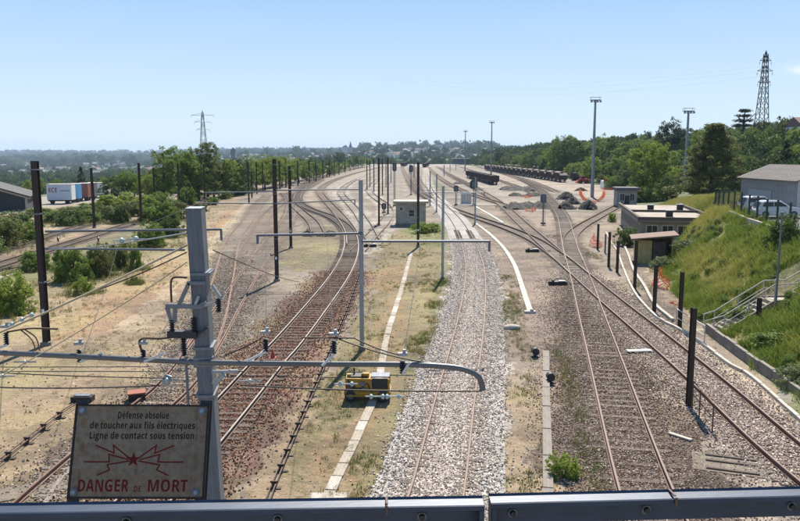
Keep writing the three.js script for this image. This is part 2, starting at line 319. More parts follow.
yardSheet('yard_ground', -64, 64, -620, -190, 1024, 'pale grey ground of the far sidings');

{ // the land: one sheet out to the horizon
  const xs = [], zs = [];
  for (let x = -66; x <= 66; x += 1.5) xs.push(x);
  let s = 2; for (let x = 66; x < 9500;) { x += s; s *= 1.11; xs.push(x); xs.unshift(-x); }
  for (let z = 4; z >= -192; z -= 1.5) zs.push(z);
  s = 2.2; for (let z = zs[zs.length - 1]; z > -9500;) { z -= s; s *= z > -640 ? 1.03 : 1.09; zs.push(z); }
  s = 20; for (let z = 4; z < 600;) { z += s; s *= 1.5; zs.unshift(z); }
  const nx = xs.length, nz = zs.length, pos = new Float32Array(nx * nz * 3), col = new Float32Array(nx * nz * 3), uv = new Float32Array(nx * nz * 2), idx = [];
  const inYard = (x, z) => (z < -12.5 && z > -62.5 && x > -31.5 && x < 31.5) || (z <= -61 && z > -610 && x > -62 && x < 62);
  for (let j = 0; j < nz; j++) for (let i = 0; i < nx; i++) {
    const x = xs[i], z = zs[j], o = j * nx + i, d = -z, t = toe(z);
    let h = land(x, z);
    if (h <= .02 && inYard(x, z) && x < t - .6) h -= .25;
    pos.set([x, h, z], o * 3); uv.set([x / 3, z / 3], o * 2);
    const n = N(x, z, 24), n2 = N(x, z, 160), n3 = N(x, z, 900);
    let c;
    if (x > t + 8.6 && d < 74 && d > 30) c = s => lerp([.20, .19, .175][s], [.15, .14, .13][s], n);
    else if (x > t - .5 && d < 130) c = s => lerp([.13, .135, .045][s], [.25, .20, .10][s], smooth(.35, .65, n));
    else if (x > leftEdge(z) - 5 && x < t + 2 && d < 1150) c = s => lerp([.29, .26, .225][s], [.24, .205, .165][s], n2);
    else if (d < 1000) c = s => lerp([.06, .085, .028][s], [.12, .125, .055][s], n);
    else c = s => lerp(lerp([.045, .07, .025][s], [.13, .14, .06][s], smooth(.52, .7, n3)), [.05, .065, .03][s], n2 * .6);
    col.set([c(0), c(1), c(2)], o * 3);
  }
  for (let j = 0; j < nz - 1; j++) for (let i = 0; i < nx - 1; i++) { const a = j * nx + i, b = a + 1, c = a + nx, e = c + 1; idx.push(a, b, c, b, e, c); }
  const g = new THREE.BufferGeometry(); g.setAttribute('position', new THREE.BufferAttribute(pos, 3)); g.setAttribute('color', new THREE.BufferAttribute(col, 3)); g.setAttribute('uv', new THREE.BufferAttribute(uv, 2)); g.setIndex(idx); g.computeVertexNormals();
  if (g.attributes.normal.getY(0) < 0) { for (let i = 0; i < idx.length; i += 3) { const q = idx[i + 1]; idx[i + 1] = idx[i + 2]; idx[i + 2] = q; } g.setIndex(idx); g.computeVertexNormals(); }
  const m = new THREE.MeshStandardMaterial({ vertexColors: true, roughness: 1, map: mottled, bumpMap: grain, bumpScale: .06 });
  structure('terrain', g, m, 'open land with grassy bank, valley and far hills');
}

// ------------------------------------------------------------------ rails, sleepers, ballast
function sweep(path, profile, y0, off) {
  const n = path.length, k = profile.length, pos = [], uv = [], idx = []; let dist = 0;
  for (let i = 0; i < n; i++) {
    const a = path[Math.max(0, i - 1)], b = path[Math.min(n - 1, i + 1)], tx = b.x - a.x, tz = b.z - a.z, l = Math.hypot(tx, tz) || 1, rx = -tz / l, rz = tx / l;
    if (i) dist += path[i].distanceTo(path[i - 1]);
    for (let j = 0; j < k; j++) { const [px, py] = profile[j]; pos.push(path[i].x + rx * (off + px), path[i].y + y0 + py, path[i].z + rz * (off + px)); uv.push(dist / 2, j / k); }
  }
  for (let i = 0; i < n - 1; i++) for (let j = 0; j < k; j++) { const a = i * k + j, b = i * k + (j + 1) % k, c = a + k, d = b + k; idx.push(a, c, b, b, c, d); }
  const g = new THREE.BufferGeometry(); g.setAttribute('position', new THREE.Float32BufferAttribute(pos, 3)); g.setAttribute('uv', new THREE.Float32BufferAttribute(uv, 2)); g.setIndex(idx);
  const f = g.toNonIndexed(); f.computeVertexNormals(); return f;
}
const railProfile = [[-.066, 0], [.066, 0], [.066, .018], [.01, .034], [.01, .112], [.036, .122], [.036, .156], [-.036, .156], [-.036, .122], [-.01, .112], [-.01, .034], [-.066, .018]];
const shineProfile = [[-.026, 0], [.026, 0], [.026, .003], [-.026, .003]];
const sleeperGeo = [0, 1, 2].map(i => { const g = new THREE.BoxGeometry(2.5, .14, .24), p = g.attributes.position, r = rng(40 + i); for (let k = 0; k < p.count; k++) p.setXYZ(k, p.getX(k) + (r() - .5) * .06, p.getY(k) + (r() - .5) * .012, p.getZ(k) + (r() - .5) * .03); g.computeVertexNormals(); return g; });
const chairGeo = box(.30, .05, .16);
const stones = {}; // ballast scattered per colour family
function scatterStones(key, x, y, z, s, r, pal) { (stones[key] ??= { p: [] }).p.push([x, y, z, s, r(), r(), r(), pal]); }
function headings(path, step, maxDepth) { const out = []; let acc = 0; for (let i = 1; i < path.length; i++) { const a = path[i - 1], b = path[i], L = a.distanceTo(b), tx = (b.x - a.x) / L, tz = (b.z - a.z) / L; while (acc < L) { const p = a.clone().lerp(b, acc / L); if (-p.z > maxDepth) return out; out.push([p, Math.atan2(-tz, tx) - Math.PI / 2]); acc += step; } acc -= L; } return out; }
function track(key, label, o) {
  const t = thing('railway_track', label, 'railway track', [0, 0, 0], 0, 'railway tracks of the yard'), path = T[key].path, r = rng(key.charCodeAt(0) * 31 + key.length), lift = o.lift ?? 0;
  if (o.bed) { const w = o.bed, prof = [[-w - .5, 0], [-w, lift], [w, lift], [w + .5, 0]], near = path.filter(p => -p.z < (o.bedReach ?? 170)); const g = sweep(near, prof, .006, 0); const pos = g.attributes.position, uv = new Float32Array(pos.count * 2); for (let i = 0; i < pos.count; i++) { uv[i * 2] = (pos.getX(i) * .8 + pos.getZ(i) * .6) / 9; uv[i * 2 + 1] = (pos.getZ(i) * .8 - pos.getX(i) * .6) / 9; } g.setAttribute('uv', new THREE.BufferAttribute(uv, 2)); mesh('ballast_bed', g, o.bedMat, t); }
  for (const s of [-1, 1]) {
    const rail = mesh('rail', sweep(path, railProfile, lift + (o.sunk ?? .035), s * .7535), o.rail, t);
    if (o.shine) mesh('running_surface', sweep(path.filter(p => -p.z < (o.shineReach ?? 130)), shineProfile, lift + (o.sunk ?? .035) + .157, s * .7535), o.shine, rail);
  }
  const hs = headings(path, .62, o.reach ?? 130), rest = []; let count = 0;
  for (const [p, a] of hs) {
    if (o.skip && r() < o.skip) continue;
    const g = sleeperGeo[r() * 3 | 0], y = lift + (o.sleeperY ?? -.035) + (r() - .5) * .02, ry = a + (r() - .5) * .03;
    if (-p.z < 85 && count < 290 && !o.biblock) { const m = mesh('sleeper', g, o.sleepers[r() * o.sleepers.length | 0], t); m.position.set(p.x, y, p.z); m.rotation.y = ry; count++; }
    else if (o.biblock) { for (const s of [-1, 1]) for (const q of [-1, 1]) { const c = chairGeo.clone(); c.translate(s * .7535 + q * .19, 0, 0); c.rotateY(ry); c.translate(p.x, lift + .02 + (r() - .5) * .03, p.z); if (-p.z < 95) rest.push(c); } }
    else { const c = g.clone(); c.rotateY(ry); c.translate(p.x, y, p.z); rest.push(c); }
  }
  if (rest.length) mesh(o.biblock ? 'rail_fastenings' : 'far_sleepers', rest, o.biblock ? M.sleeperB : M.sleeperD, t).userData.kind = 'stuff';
  if (o.stone) { // loose ballast
    const [pal, width, dens, depth, pick] = o.stone;
    for (const [p, a] of headings(path, .25, depth)) { const n = dens * width * 2 * .25 * (1 - .45 * smooth(25, depth, -p.z)); for (let i = 0; i < n; i++) { const l = (r() + r() - 1 + (r() - .5) * .9) * width, w = (r() - .5) * .3, e = Math.abs(l) / width; if (e > 1.25) continue; const s = (.018 + r() * .022) * (o.stoneSize ?? 1), c = Math.cos(a), q = Math.sin(a); scatterStones('all', p.x + l * c + w * q, lift * clamp(1 - (Math.abs(l) - (o.bed ?? 9)) / .5) + s * .45 + .008, p.z - l * q + w * c, s, r, pal); } }
  }
  return t;
}
const ballastTex = (a, b, seed) => { const r = rng(seed), lat = Float32Array.from({ length: 65536 }, r); return greyTexture((i, j) => { const fx = i / 4, fy = j / 4, x0 = fx | 0, y0 = fy | 0, tx = fx - x0, ty = fy - y0, x1 = (x0 + 1) & 255, y1 = (y0 + 1) & 255, k = lerp(lerp(lat[y0 * 256 + x0], lat[y0 * 256 + x1], tx), lerp(lat[y1 * 256 + x0], lat[y1 * 256 + x1], tx), ty), m = N(i, j + seed, 1024); return [0, 1, 2].map(c => toSRGB(lerp(a[c], b[c], k) * (.8 + .4 * m))); }, 1024, true); };
const bedMaterial = (a, b, seed) => new THREE.MeshStandardMaterial({ map: ballastTex(a, b, seed), roughness: 1, bumpMap: again(gravelBump, 3, 3), bumpScale: .06 });
const greyBed = bedMaterial([.15, .138, .125], [.42, .39, .355], 3), redBed = bedMaterial([.08, .043, .03], [.22, .125, .085], 8), pinkBed = bedMaterial([.17, .132, .105], [.46, .38, .315], 12);
track('A', 'curving track with worn bright rails on reddish brown ballast', { rail: M.railDark, shine: M.railShine, sleepers: [M.sleeperA, M.sleeperB, M.sleeperA], lift: .012, shineReach: 95, sleeperY: -.04, reach: 300, stone: [['#6e4a3c', '#7f5a48', '#543a31', '#8d7365', '#4a3a34', '#93614c'], 2.3, 150, 62] });
track('B', 'rust pink track running past the danger plate toward the rear masts', { rail: M.railPink, sleepers: [M.sleeperC, M.sleeperD], sleeperY: -.055, reach: 300, skip: .1, stone: [['#7d7068', '#94887d', '#5e544d', '#a39a90'], 2.0, 90, 60] });
track('BL', 'rust pink track branching off behind the grey steel column', { rail: M.railPink, sleepers: [M.sleeperC, M.sleeperD], sleeperY: -.06, reach: 300, skip: .1, stone: [['#7d7068', '#94887d', '#5e544d', '#a39a90'], 2.2, 80, 70] });
track('D', 'track buried in fresh pale grey ballast in the middle of the yard', { rail: M.railRust, shine: M.railShineRust, biblock: true, sleepers: [M.concrete], lift: .14, sunk: -.02, bed: 1.4, bedMat: greyBed, stone: [['#b9b4af', '#a39c98', '#8b8480', '#cfcac6', '#d8d4cf', '#746c68', '#b3a7a4'], 1.75, 520, 85], stoneSize: 1.0 });
track('E', 'brown railed track on dark dirty ballast ending at the parapet', { rail: M.railRust, shine: M.railShineRust, sleepers: [M.sleeperB, M.sleeperA, M.sleeperB], sleeperY: -.046, reach: 300, skip: .05, stoneSize: .8, stone: [['#6b5c52', '#5a4a40', '#8d8078', '#5f4a40', '#a89c92', '#6e5547', '#b8aea6', '#4d4039'], 2.9, 260, 58] });
track('F', 'track on pale pinkish gravel along the foot of the bank', { rail: M.railRust, shine: M.railShineRust, sleepers: [M.sleeperC, M.sleeperD], sleeperY: -.066, reach: 300, lift: .012, stone: [['#ad9f97', '#9a8b83', '#c4b9b2', '#857770', '#d3cac4', '#74675f'], 1.85, 230, 62] });
track('GG', 'track slanting across the yard into the scissors crossing', { rail: M.railDark, shine: M.railShineRust, sleepers: [M.sleeperD, M.sleeperC], sleeperY: -.062, reach: 300, skip: .15 });
track('H', 'track curving off to the flat roofed building', { rail: M.railRust, sleepers: [M.sleeperD, M.sleeperC], sleeperY: -.062, reach: 300, skip: .15 });
track('L1', 'nearer track of the main line below the bushes', { rail: M.railDark, sleepers: [M.sleeperB, M.sleeperC], reach: 320 });
track('L2', 'farther track of the main line along the tree row', { rail: M.railDark, sleepers: [M.sleeperB, M.sleeperC], reach: 320 });
track('A2', 'track splitting off the curved main lead to the rear', { rail: M.railDark, shine: M.railShine, sleepers: [M.sleeperD], sleeperY: -.062, reach: 300, skip: .2 });
track('A3', 'rear track on pale ballast beside the signal masts', { rail: M.railDark, sleepers: [M.sleeperD], sleeperY: -.062, reach: 300, skip: .2 });
track('A4', 'rear track winding past the concrete hut', { rail: M.railDark, sleepers: [M.sleeperD], sleeperY: -.062, reach: 300, skip: .2 });
track('X1', 'rear siding left of the white cabinet', { rail: M.railDark, sleepers: [M.sleeperD], sleeperY: -.062, reach: 300, skip: .2 });
track('X2', 'rear siding behind the white cabinet', { rail: M.railDark, sleepers: [M.sleeperD], sleeperY: -.062, reach: 300, skip: .2 });

for (const [k, n] of [['S1', 'rusty siding between the two dark masts on the left'], ['S2', 'rusty siding just left of the curved main lead'], ['Y1', 'pale siding beside the short row of open wagons'], ['Y2', 'pale siding in front of the long hopper row'], ['Y3', 'far siding running up to the dark wagons'], ['Y4', 'far siding left of the open wagons']]) track(k, n, { rail: M.railDark, sleepers: [M.sleeperD], sleeperY: -.062, reach: 320, skip: .2 });

// ------------------------------------------------------------------ bridge parapet and danger plate
{
  const h = EYE - 1.2, panel = (u0, v0, u1, v1, label, bolts) => {
    const a = G(u0, v0, h), b = G(u1, v1, h), t = thing('parapet_screen', label, 'parapet', a, 0, 'steel screen panels of the bridge parapet');
    t.rotation.y = Math.atan2(-(b.z - a.z), b.x - a.x);
    const L = a.distanceTo(b), z0 = 0; // local x along, +z toward the viewer
    const flange = [[0, 0], [.008, .004], [.014, -.004], [.058, -.010], [.064, -.004], [.069, -.007], [.070, -.022], [.066, -.022], [.061, -.016], [.012, -.012], [.004, -.018], [.004, -.10], [0, -.10]];
    const s = new THREE.Shape(flange.map(p => new THREE.Vector2(...p))), g = new THREE.ExtrudeGeometry(s, { depth: L, bevelEnabled: false });
    g.rotateY(-Math.PI / 2).scale(-1, 1, 1); // profile x -> z, length -> x
    { const ix = g.attributes.position; for (let i = 0; i < ix.count; i += 3) { const q = [ix.getX(i), ix.getY(i), ix.getZ(i)]; ix.setXYZ(i, ix.getX(i + 1), ix.getY(i + 1), ix.getZ(i + 1)); ix.setXYZ(i + 1, ...q); } g.computeVertexNormals(); }
    g.computeBoundingBox(); g.translate(-g.boundingBox.min.x, 0, 0);
    const uv = g.attributes.uv, ps = g.attributes.position; for (let i = 0; i < uv.count; i++) uv.setXY(i, ps.getX(i) / 2, (ps.getZ(i) + ps.getY(i)) * 3);
    mesh('top_flange', g, M.blueSteel, t);
    mesh('back_plate', box(L - .004, .11, .004, L / 2, -.058, .0035), M.blueSteel, t);
    for (const x of [0.004, L - .004]) mesh('end_flange', [box(.008, .30, .058, x, -.165, .034), box(.016, .30, .007, x + (x < .1 ? .006 : -.006), -.175, .063)], M.blueSteel, t);
    const bg = new THREE.CylinderGeometry(.011, .012, .012, 6).rotateX(Math.PI / 2), wg = new THREE.CylinderGeometry(.017, .017, .004, 12).rotateX(Math.PI / 2);
    for (const x of bolts) { const bo = mesh('bolt', bg, M.black, t); bo.position.set(x * L, -.072, .016); const w = mesh('washer', wg, M.galvDark, bo); w.position.set(0, 0, -.008); }
    const wires = []; for (let x = .02; x < L - .02; x += .025) wires.push(box(.003, .5, .003, x, -.38, .01)); for (let y = -.15; y > -.6; y -= .025) wires.push(box(L - .04, .003, .003, L / 2, y, .0135));
    mesh('wire_mesh', wires, M.galvDark, t).userData.kind = 'stuff';
    return [t, L];
  };
  const [pl, L] = panel(-30, 503.5, 482, 495.5, 'blue grey steel parapet screen under the danger plate', [.30, .595, .88]);
  const [pr, R] = panel(488.5, 493.6, 850, 485, 'blue grey steel parapet screen with two rust marks below the brown railed track', [.065, .43, .835]);
  const clip = (t, x) => mesh('rusty_clip', [box(.008, .004, .055, x, .004, .034), box(.008, .035, .004, x, -.014, .074)], M.railRust, t);
  clip(pl, L * .81); clip(pr, R * .49);
}
{
  const w = .55, hgt = .375, t = thing('danger_plate', 'weathered danger of death plate with red lightning bolts by the parapet', 'warning sign', P(140, 451, 3.0));
  t.rotation.set(-.36, .03, -.015, 'YXZ');
  const tex = canvasTexture(1024, 700, (g, W, H) => {
    g.fillStyle = '#86725a'; g.fillRect(0, 0, W, H);
    const r = rng(9);
    for (let i = 0; i < 9000; i++) { const x = r() * W, y = r() * H, s = 2 + r() * 26; g.fillStyle = `rgba(${r() < .5 ? '72,52,36' : '150,136,118'},${.02 + r() * .05})`; g.beginPath(); g.ellipse(x, y, s, s * (.4 + r()), r() * 3, 0, 7); g.fill(); }
    for (let i = 0; i < 60; i++) { const x = r() < .5 ? W * (.86 + r() * .1) : r() * W, y = r() * H * .8; g.strokeStyle = `rgba(45,40,36,${.03 + r() * .10})`; g.lineWidth = 2 + r() * 9; g.beginPath(); g.moveTo(x, y); g.lineTo(x + (r() - .5) * 14, y + 50 + r() * 220); g.stroke(); }
    g.textAlign = 'center'; g.textBaseline = 'alphabetic';
    for (let i = 0; i < 26; i++) { const x = r() < .5 ? r() * 80 : W - r() * 80, y = r() * H; g.fillStyle = `rgba(84,44,22,${.08 + r() * .2})`; g.beginPath(); g.ellipse(x, y, 6 + r() * 26, 10 + r() * 50, 0, 0, 7); g.fill(); }
    const line = (s, y, px, width) => { g.font = `bold ${px}px sans-serif`; g.save(); g.translate(W / 2 + 10, y); g.scale(width / g.measureText(s).width, 1); g.fillText(s, 0, 0); g.restore(); };
    g.fillStyle = '#0c0a09'; line('Défense absolue', 96, 74, 410); line('de toucher aux fils électriques', 176, 74, 830); line('Ligne de contact sous tension', 256, 74, 830);
    g.fillStyle = '#5e0f0c'; g.strokeStyle = '#5e0f0c'; g.lineJoin = 'miter';
    const cx = 470, cy = 416; g.beginPath(); for (let i = 0; i < 10; i++) { const a = -Math.PI / 2 + i * Math.PI / 5, q = i % 2 ? 24 : 62; g.lineTo(cx + Math.cos(a) * q, cy + Math.sin(a) * q); } g.fill();
    g.lineWidth = 11;
    for (const s of [-1, 1]) for (const pts of [[[30, -10], [165, -110], [155, -50], [305, -110]], [[40, 0], [195, -40], [185, 18], [385, 18]], [[30, 10], [200, 40], [180, 78], [275, 122]]]) { g.beginPath(); pts.forEach((p, i) => g[i ? 'lineTo' : 'moveTo'](cx + 8 * (s > 0) + s * p[0], cy + p[1])); g.stroke(); }
    const big = (s, x, y, px, width) => { g.font = `bold ${px}px sans-serif`; g.save(); g.translate(x, y); g.scale(width / g.measureText(s).width, 1); g.textAlign = 'left'; g.fillText(s, 0, 0); g.restore(); };
    big('DANGER', 50, 660, 128, 400); big('DE', 488, 660, 60, 62); big('MORT', 590, 660, 128, 320);
  });
  const face = new THREE.MeshStandardMaterial({ map: tex, roughness: .95, bumpMap: grain, bumpScale: .0008 });
  mesh('plate', box(w, hgt, .008), M.galvDark, t);
  mesh('printed_face', new THREE.PlaneGeometry(w - .008, hgt - .008).translate(0, 0, .0075), face, t);
  mesh('rim', [box(w + .012, .008, .016, 0, hgt / 2, .002), box(w + .012, .008, .016, 0, -hgt / 2, .002), box(.008, hgt, .016, -w / 2 - .002, 0, .002), box(.008, hgt, .016, w / 2 + .002, 0, .002)], M.darkSteel, t);
  const cg = new THREE.CylinderGeometry(.009, .010, .008, 6).rotateX(Math.PI / 2), wg = new THREE.CylinderGeometry(.016, .016, .003, 16).rotateX(Math.PI / 2);
  for (const [x, y] of [[-.25, .165], [.25, .165], [-.255, -.165], [.245, -.165]]) { const b = mesh('bolt', cg, M.galv, t); b.position.set(x, y, .013); mesh('washer', wg, M.galvDark, b).position.set(0, 0, -.003); }
  for (const x of [-.262, .262]) mesh('strap', box(.05, .62, .006, x, -.10, -.012), M.black, t);
}

// ------------------------------------------------------------------ masts
function iBeam(w, d, h, tk = .02) { return merge([boxUp(w, h, tk, 0, 0, d / 2 - tk / 2), boxUp(w, h, tk, 0, 0, -d / 2 + tk / 2), boxUp(tk, h, d - 2 * tk - .002, 0, 0, 0)]); }
function insulator(r, h, n = 5) { const p = [[0, 0], [r * .5, 0]]; for (let i = 0; i < n; i++) { const y = h * (i + .15) / n, k = h / n; p.push([r * .5, y], [r, y + k * .35], [r, y + k * .5], [r * .5, y + k * .75]); } p.push([r * .4, h], [0, h]); return new THREE.LatheGeometry(p.map(q => new THREE.Vector2(...q)), 10); }
const insBlack = insulator(.055, .24, 6), insSmall = insulator(.06, .22, 4);
const foundation = new THREE.CylinderGeometry(.42, .48, .3, 4).rotateY(Math.PI / 4).translate(0, .08, 0);
function mast(u, vBase, vTop, label, o = {}) {
  const b = G(u, vBase), d = -b.z, top = P(u, vTop, d).y, w = o.w ?? .34;
  const t = thing(o.name ?? 'catenary_mast', label, o.category ?? 'mast', b, 0, o.group);
  const gap = mesh('post', o.round ? new THREE.CylinderGeometry(w * .42, w * .5, top, 10).translate(0, top / 2, 0) : iBeam(w, w, top), o.mat ?? M.darkSteel, t);
  if (o.foot !== false && d < 140) mesh('foundation', foundation.clone().scale(w * 2.6, .8, w * 2.6), M.concreteDark, t);
  const loc = (pu, pv) => { const q = P(pu, pv, d).sub(b); q.z = w * .5 + .05; return q; };
  (o.arms ?? []).forEach(([u0, v0, u1, v1, drop = .45]) => {
    const a = loc(u0, v0), c = loc(u1, v1), s = Math.sign(c.x - a.x), r = o.armR ?? .05, e = c.clone();
    const g = [bar(a, e, r, 8)]; if (drop) g.push(bar(e, e.clone().add(V(0, -drop, 0)), r, 8), new THREE.SphereGeometry(r, 8, 6).translate(e.x, e.y, e.z));
    mesh('arm', g, o.armMat ?? M.galvDark, t);
  });
  if (d < 80 && w >= .24 && o.category === undefined) { for (const f of [.35, .72, .955]) mesh('band', box(w + .05, .07, w + .05, 0, top * f, 0), M.galvDark, t); mesh('cable_duct', bar(V(w * .3, .1, w * .5 + .03), V(w * .3, top * .6, w * .5 + .03), .022, 6), M.black, t); mesh('plate', boxUp(.14, .2, .01, 0, 1.7, w * .5 + .04), M.whitePaint, t); }
  if (o.cap) { const ins = mesh('insulator', insBlack, M.porcelain, t); ins.position.y = top; }
  for (const [du, v] of o.pots ?? []) { const q = loc(du, v), i = mesh('insulator', insSmall, M.porcelain, t); i.position.copy(q); }
  t.userData.top = undefined; delete t.userData.top;
  return { t, b, top, d };
}
const lone = 'catenary masts of the yard';
mast(47, 345, 161, 'tall rusty mast nearest the bridge among the bushes', { w: .29, arms: [[47, 231, 222, 229, .55], [47, 248, 186, 249.5, 0]], armR: .06, group: lone, pots: [[60, 241], [100, 241]] });
mast(277, 281, 159, 'tall dark mast standing between the rusty tracks and the curve', { w: .27, group: lone, arms: [[277, 203.5, 205, 203, 0], [277, 191.5, 205, 192.5, 0], [277, 203.5, 355, 199.5, .35], [277, 190, 360, 189.3, 0]], armR: .045 });
mast(291, 248, 166, 'shorter dark mast just behind the tall one by the curve', { w: .26, group: lone });
const greyMast = mast(362, 350, 180, 'grey steel mast with two long arms beside the yellow machine', { w: .2, mat: M.galv, group: lone, arms: [[362, 233, 258, 235, .42], [362, 241, 489, 241, .5]], armR: .06, armMat: M.galvDark });
mast(442.5, 279, 186, 'slim grey mast at the edge of the grey ballast', { w: .19, mat: M.galv, group: lone });
mast(418, 247, 162, 'dark mast with crossarm beside the concrete hut', { w: .25, group: lone, arms: [[418, 192.5, 484, 192.5, .4]], armR: .05 });
mast(475, 224, 177, 'thin grey mast in front of the green signal box', { w: .2, mat: M.galv, group: lone, arms: [[458, 205, 496, 205.5, .4]], armR: .05 });
mast(430, 206, 171, 'thin grey mast behind the concrete hut', { w: .22, mat: M.galv, group: lone });
mast(436.5, 212, 174, 'second thin grey mast behind the concrete hut', { w: .22, mat: M.galv, group: lone });
[[379, 225.5, 158, 'nearest'], [388, 214, 158, 'second'], [374, 192, 159, 'fourth'], [382.5, 195, 159, 'third'], [367, 190, 159, 'fifth'], [370, 187, 160, 'sixth'], [386, 187, 160, 'seventh'], [391, 183, 160, 'eighth']].forEach(([u, b, v, n]) => mast(u, b, v, `${n} dark mast of the cluster left of the concrete hut`, { w: .25, group: 'dark masts clustered left of the concrete hut' }));
[[141.5, 224, 163], [94.5, 228, 168], [179.5, 209, 164], [155, 206, 168], [205, 203, 164], [249, 203, 162], [252, 198, 172], [257, 194, 162], [263, 191.5, 162]].forEach(([u, b, v], i) => mast(u, b, v, `dark mast along the main line, ${ordinal[i]} counted from the bridge`, { w: .27, group: 'dark masts along the main line' }));
[[280, 189], [286, 187], [298, 186], [309.5, 183], [316, 181.5], [323, 179], [329.5, 177], [334.5, 176], [339, 175], [345, 173], [350, 171.5], [354, 170], [358, 168.5], [361, 167.5]].forEach(([u, b], i) => mast(u, b, 161 - i * .1, `slim dark mast in the far row beside the main line, ${ordinal[i]} from its near end`, { w: .36, group: 'far masts beside the main line' }));
[[450, 172, 164.5], [456, 170, 163], [444, 176, 165], [410, 174, 163], [414, 178, 162]].forEach(([u, b, v]) => mast(u, b, v, 'tiny far mast between the rear sidings', { w: .36, group: 'tiny far masts between the rear sidings', mat: M.galvDark }));

// floodlight towers
function tower(u, vBase, vTop, depth, label) {
  const b = depth ? P(u, vBase, depth) : G(u, vBase); b.y = Math.max(0, land(b.x, b.z)); const d = -b.z, top = P(u, vTop, d).y - b.y;
  const t = thing('floodlight_tower', label, 'light tower', b, 0, 'floodlight towers of the yard');
  mesh('pole', new THREE.CylinderGeometry(.22, .42, top, 10).translate(0, top / 2, 0), M.galv, t);
  mesh('platform', [box(2.2, .12, 1.2, 0, top, 0), ...[-1, 1].map(s => box(2.2, .05, .05, 0, top + .6, s * .55)), ...[-1, 1].map(s => box(.05, .05, 1.1, s * 1.08, top + .6, 0)), ...[-1, 1].flatMap(s => [-1, 1].map(q => box(.05, .6, .05, s * 1.08, top + .3, q * .55)))], M.galvDark, t);
  for (const x of [-1.0, -.35, .35, 1.0]) mesh('floodlight', box(.42, .45, .3, x, top - .35, .6), M.galv, t);
  for (let y = 2; y < top - 1; y += 3) mesh('collar', new THREE.CylinderGeometry(.44 - .22 * y / top, .44 - .22 * y / top, .12, 10).translate(0, y, 0), M.galvDark, t);
}
tower(592, 197, 100, 0, 'tall grey floodlight tower ringed by orange netting');
tower(685, 178, 111, 170, 'grey floodlight tower rising behind the dark spreading tree');
tower(491, 175, 122, 0, 'thin far floodlight tower behind the row of open wagons');
tower(465, 171, 131, 0, 'faint distant floodlight tower above the far sidings');

// lattice pylons
function pylon(u, depth, ground, vTop, spread, label, m, arms = [[.70, 1.9], [.82, 2.3], [.93, 1.7]]) {
  const x = (u - 400) / FOC * depth * 1.0, top = P(u, vTop, depth).y - ground, t = thing('lattice_pylon', label, 'pylon', [P(u, vTop, depth).x, ground, -depth]), g = [], k = .09, lvl = 9;
  const wAt = y => lerp(spread, .9, Math.pow(y / top, .8));
  for (const sx of [-1, 1]) for (const sz of [-1, 1]) for (let i = 0; i < lvl; i++) { const y0 = top * i / lvl, y1 = top * (i + 1) / lvl; g.push(bar(V(sx * wAt(y0) / 2, y0, sz * wAt(y0) / 2), V(sx * wAt(y1) / 2, y1, sz * wAt(y1) / 2), k * 1.3, 4)); }
  mesh('leg_frame', g, m, t); const b = [];
  for (let i = 0; i < lvl; i++) { const y0 = top * i / lvl, y1 = top * (i + 1) / lvl, a = wAt(y0) / 2, c = wAt(y1) / 2; for (const s of [-1, 1]) { b.push(bar(V(-a, y0, s * a), V(c, y1, s * c), k * .8, 4), bar(V(a, y0, s * a), V(-c, y1, s * c), k * .8, 4), bar(V(s * a, y0, -a), V(s * c, y1, c), k * .8, 4), bar(V(s * a, y0, a), V(s * c, y1, -c), k * .8, 4)); } }
  mesh('bracing', b, m, t);
  for (const [f, w] of (arms)) { const y = top * f; mesh('crossarm', [bar(V(-w, y, 0), V(w, y, 0), k, 4), bar(V(-w, y, 0), V(0, y + 1.3, 0), k * .8, 4), bar(V(w, y, 0), V(0, y + 1.3, 0), k * .8, 4)], m, t); for (const s of [-1, 1]) { const i = mesh('insulator', insBlack, M.porcelain, t); i.position.set(s * w, y - 1.2, 0); i.scale.set(1.6, 3.4, 1.6); } }
  mesh('peak', new THREE.ConeGeometry(.5, top * .05, 4).translate(0, top * 1.02, 0), m, t);
  return t;
}
pylon(766, 230, 12, 54, 4.0, 'dark lattice pylon on the wooded hill above the shed', M.darkSteel);
pylon(202.5, 420, -8, 113, 7, 'pale lattice pylon rising behind the tree row', M.galv, [[.78, 3.6], [.88, 4.6], [.97, 6.2]]);
for (const [v0, v1, n] of [[64, 88, 'upper'], [74, 99, 'middle'], [68, 92, 'lower']]) single('power_line', cable(P(766, v0 + 2, 230), P(380, v1 - 14, 480), 6, .012), M.wire, `${n} thin power line sagging from the hilltop pylon to the left`, 'power line');

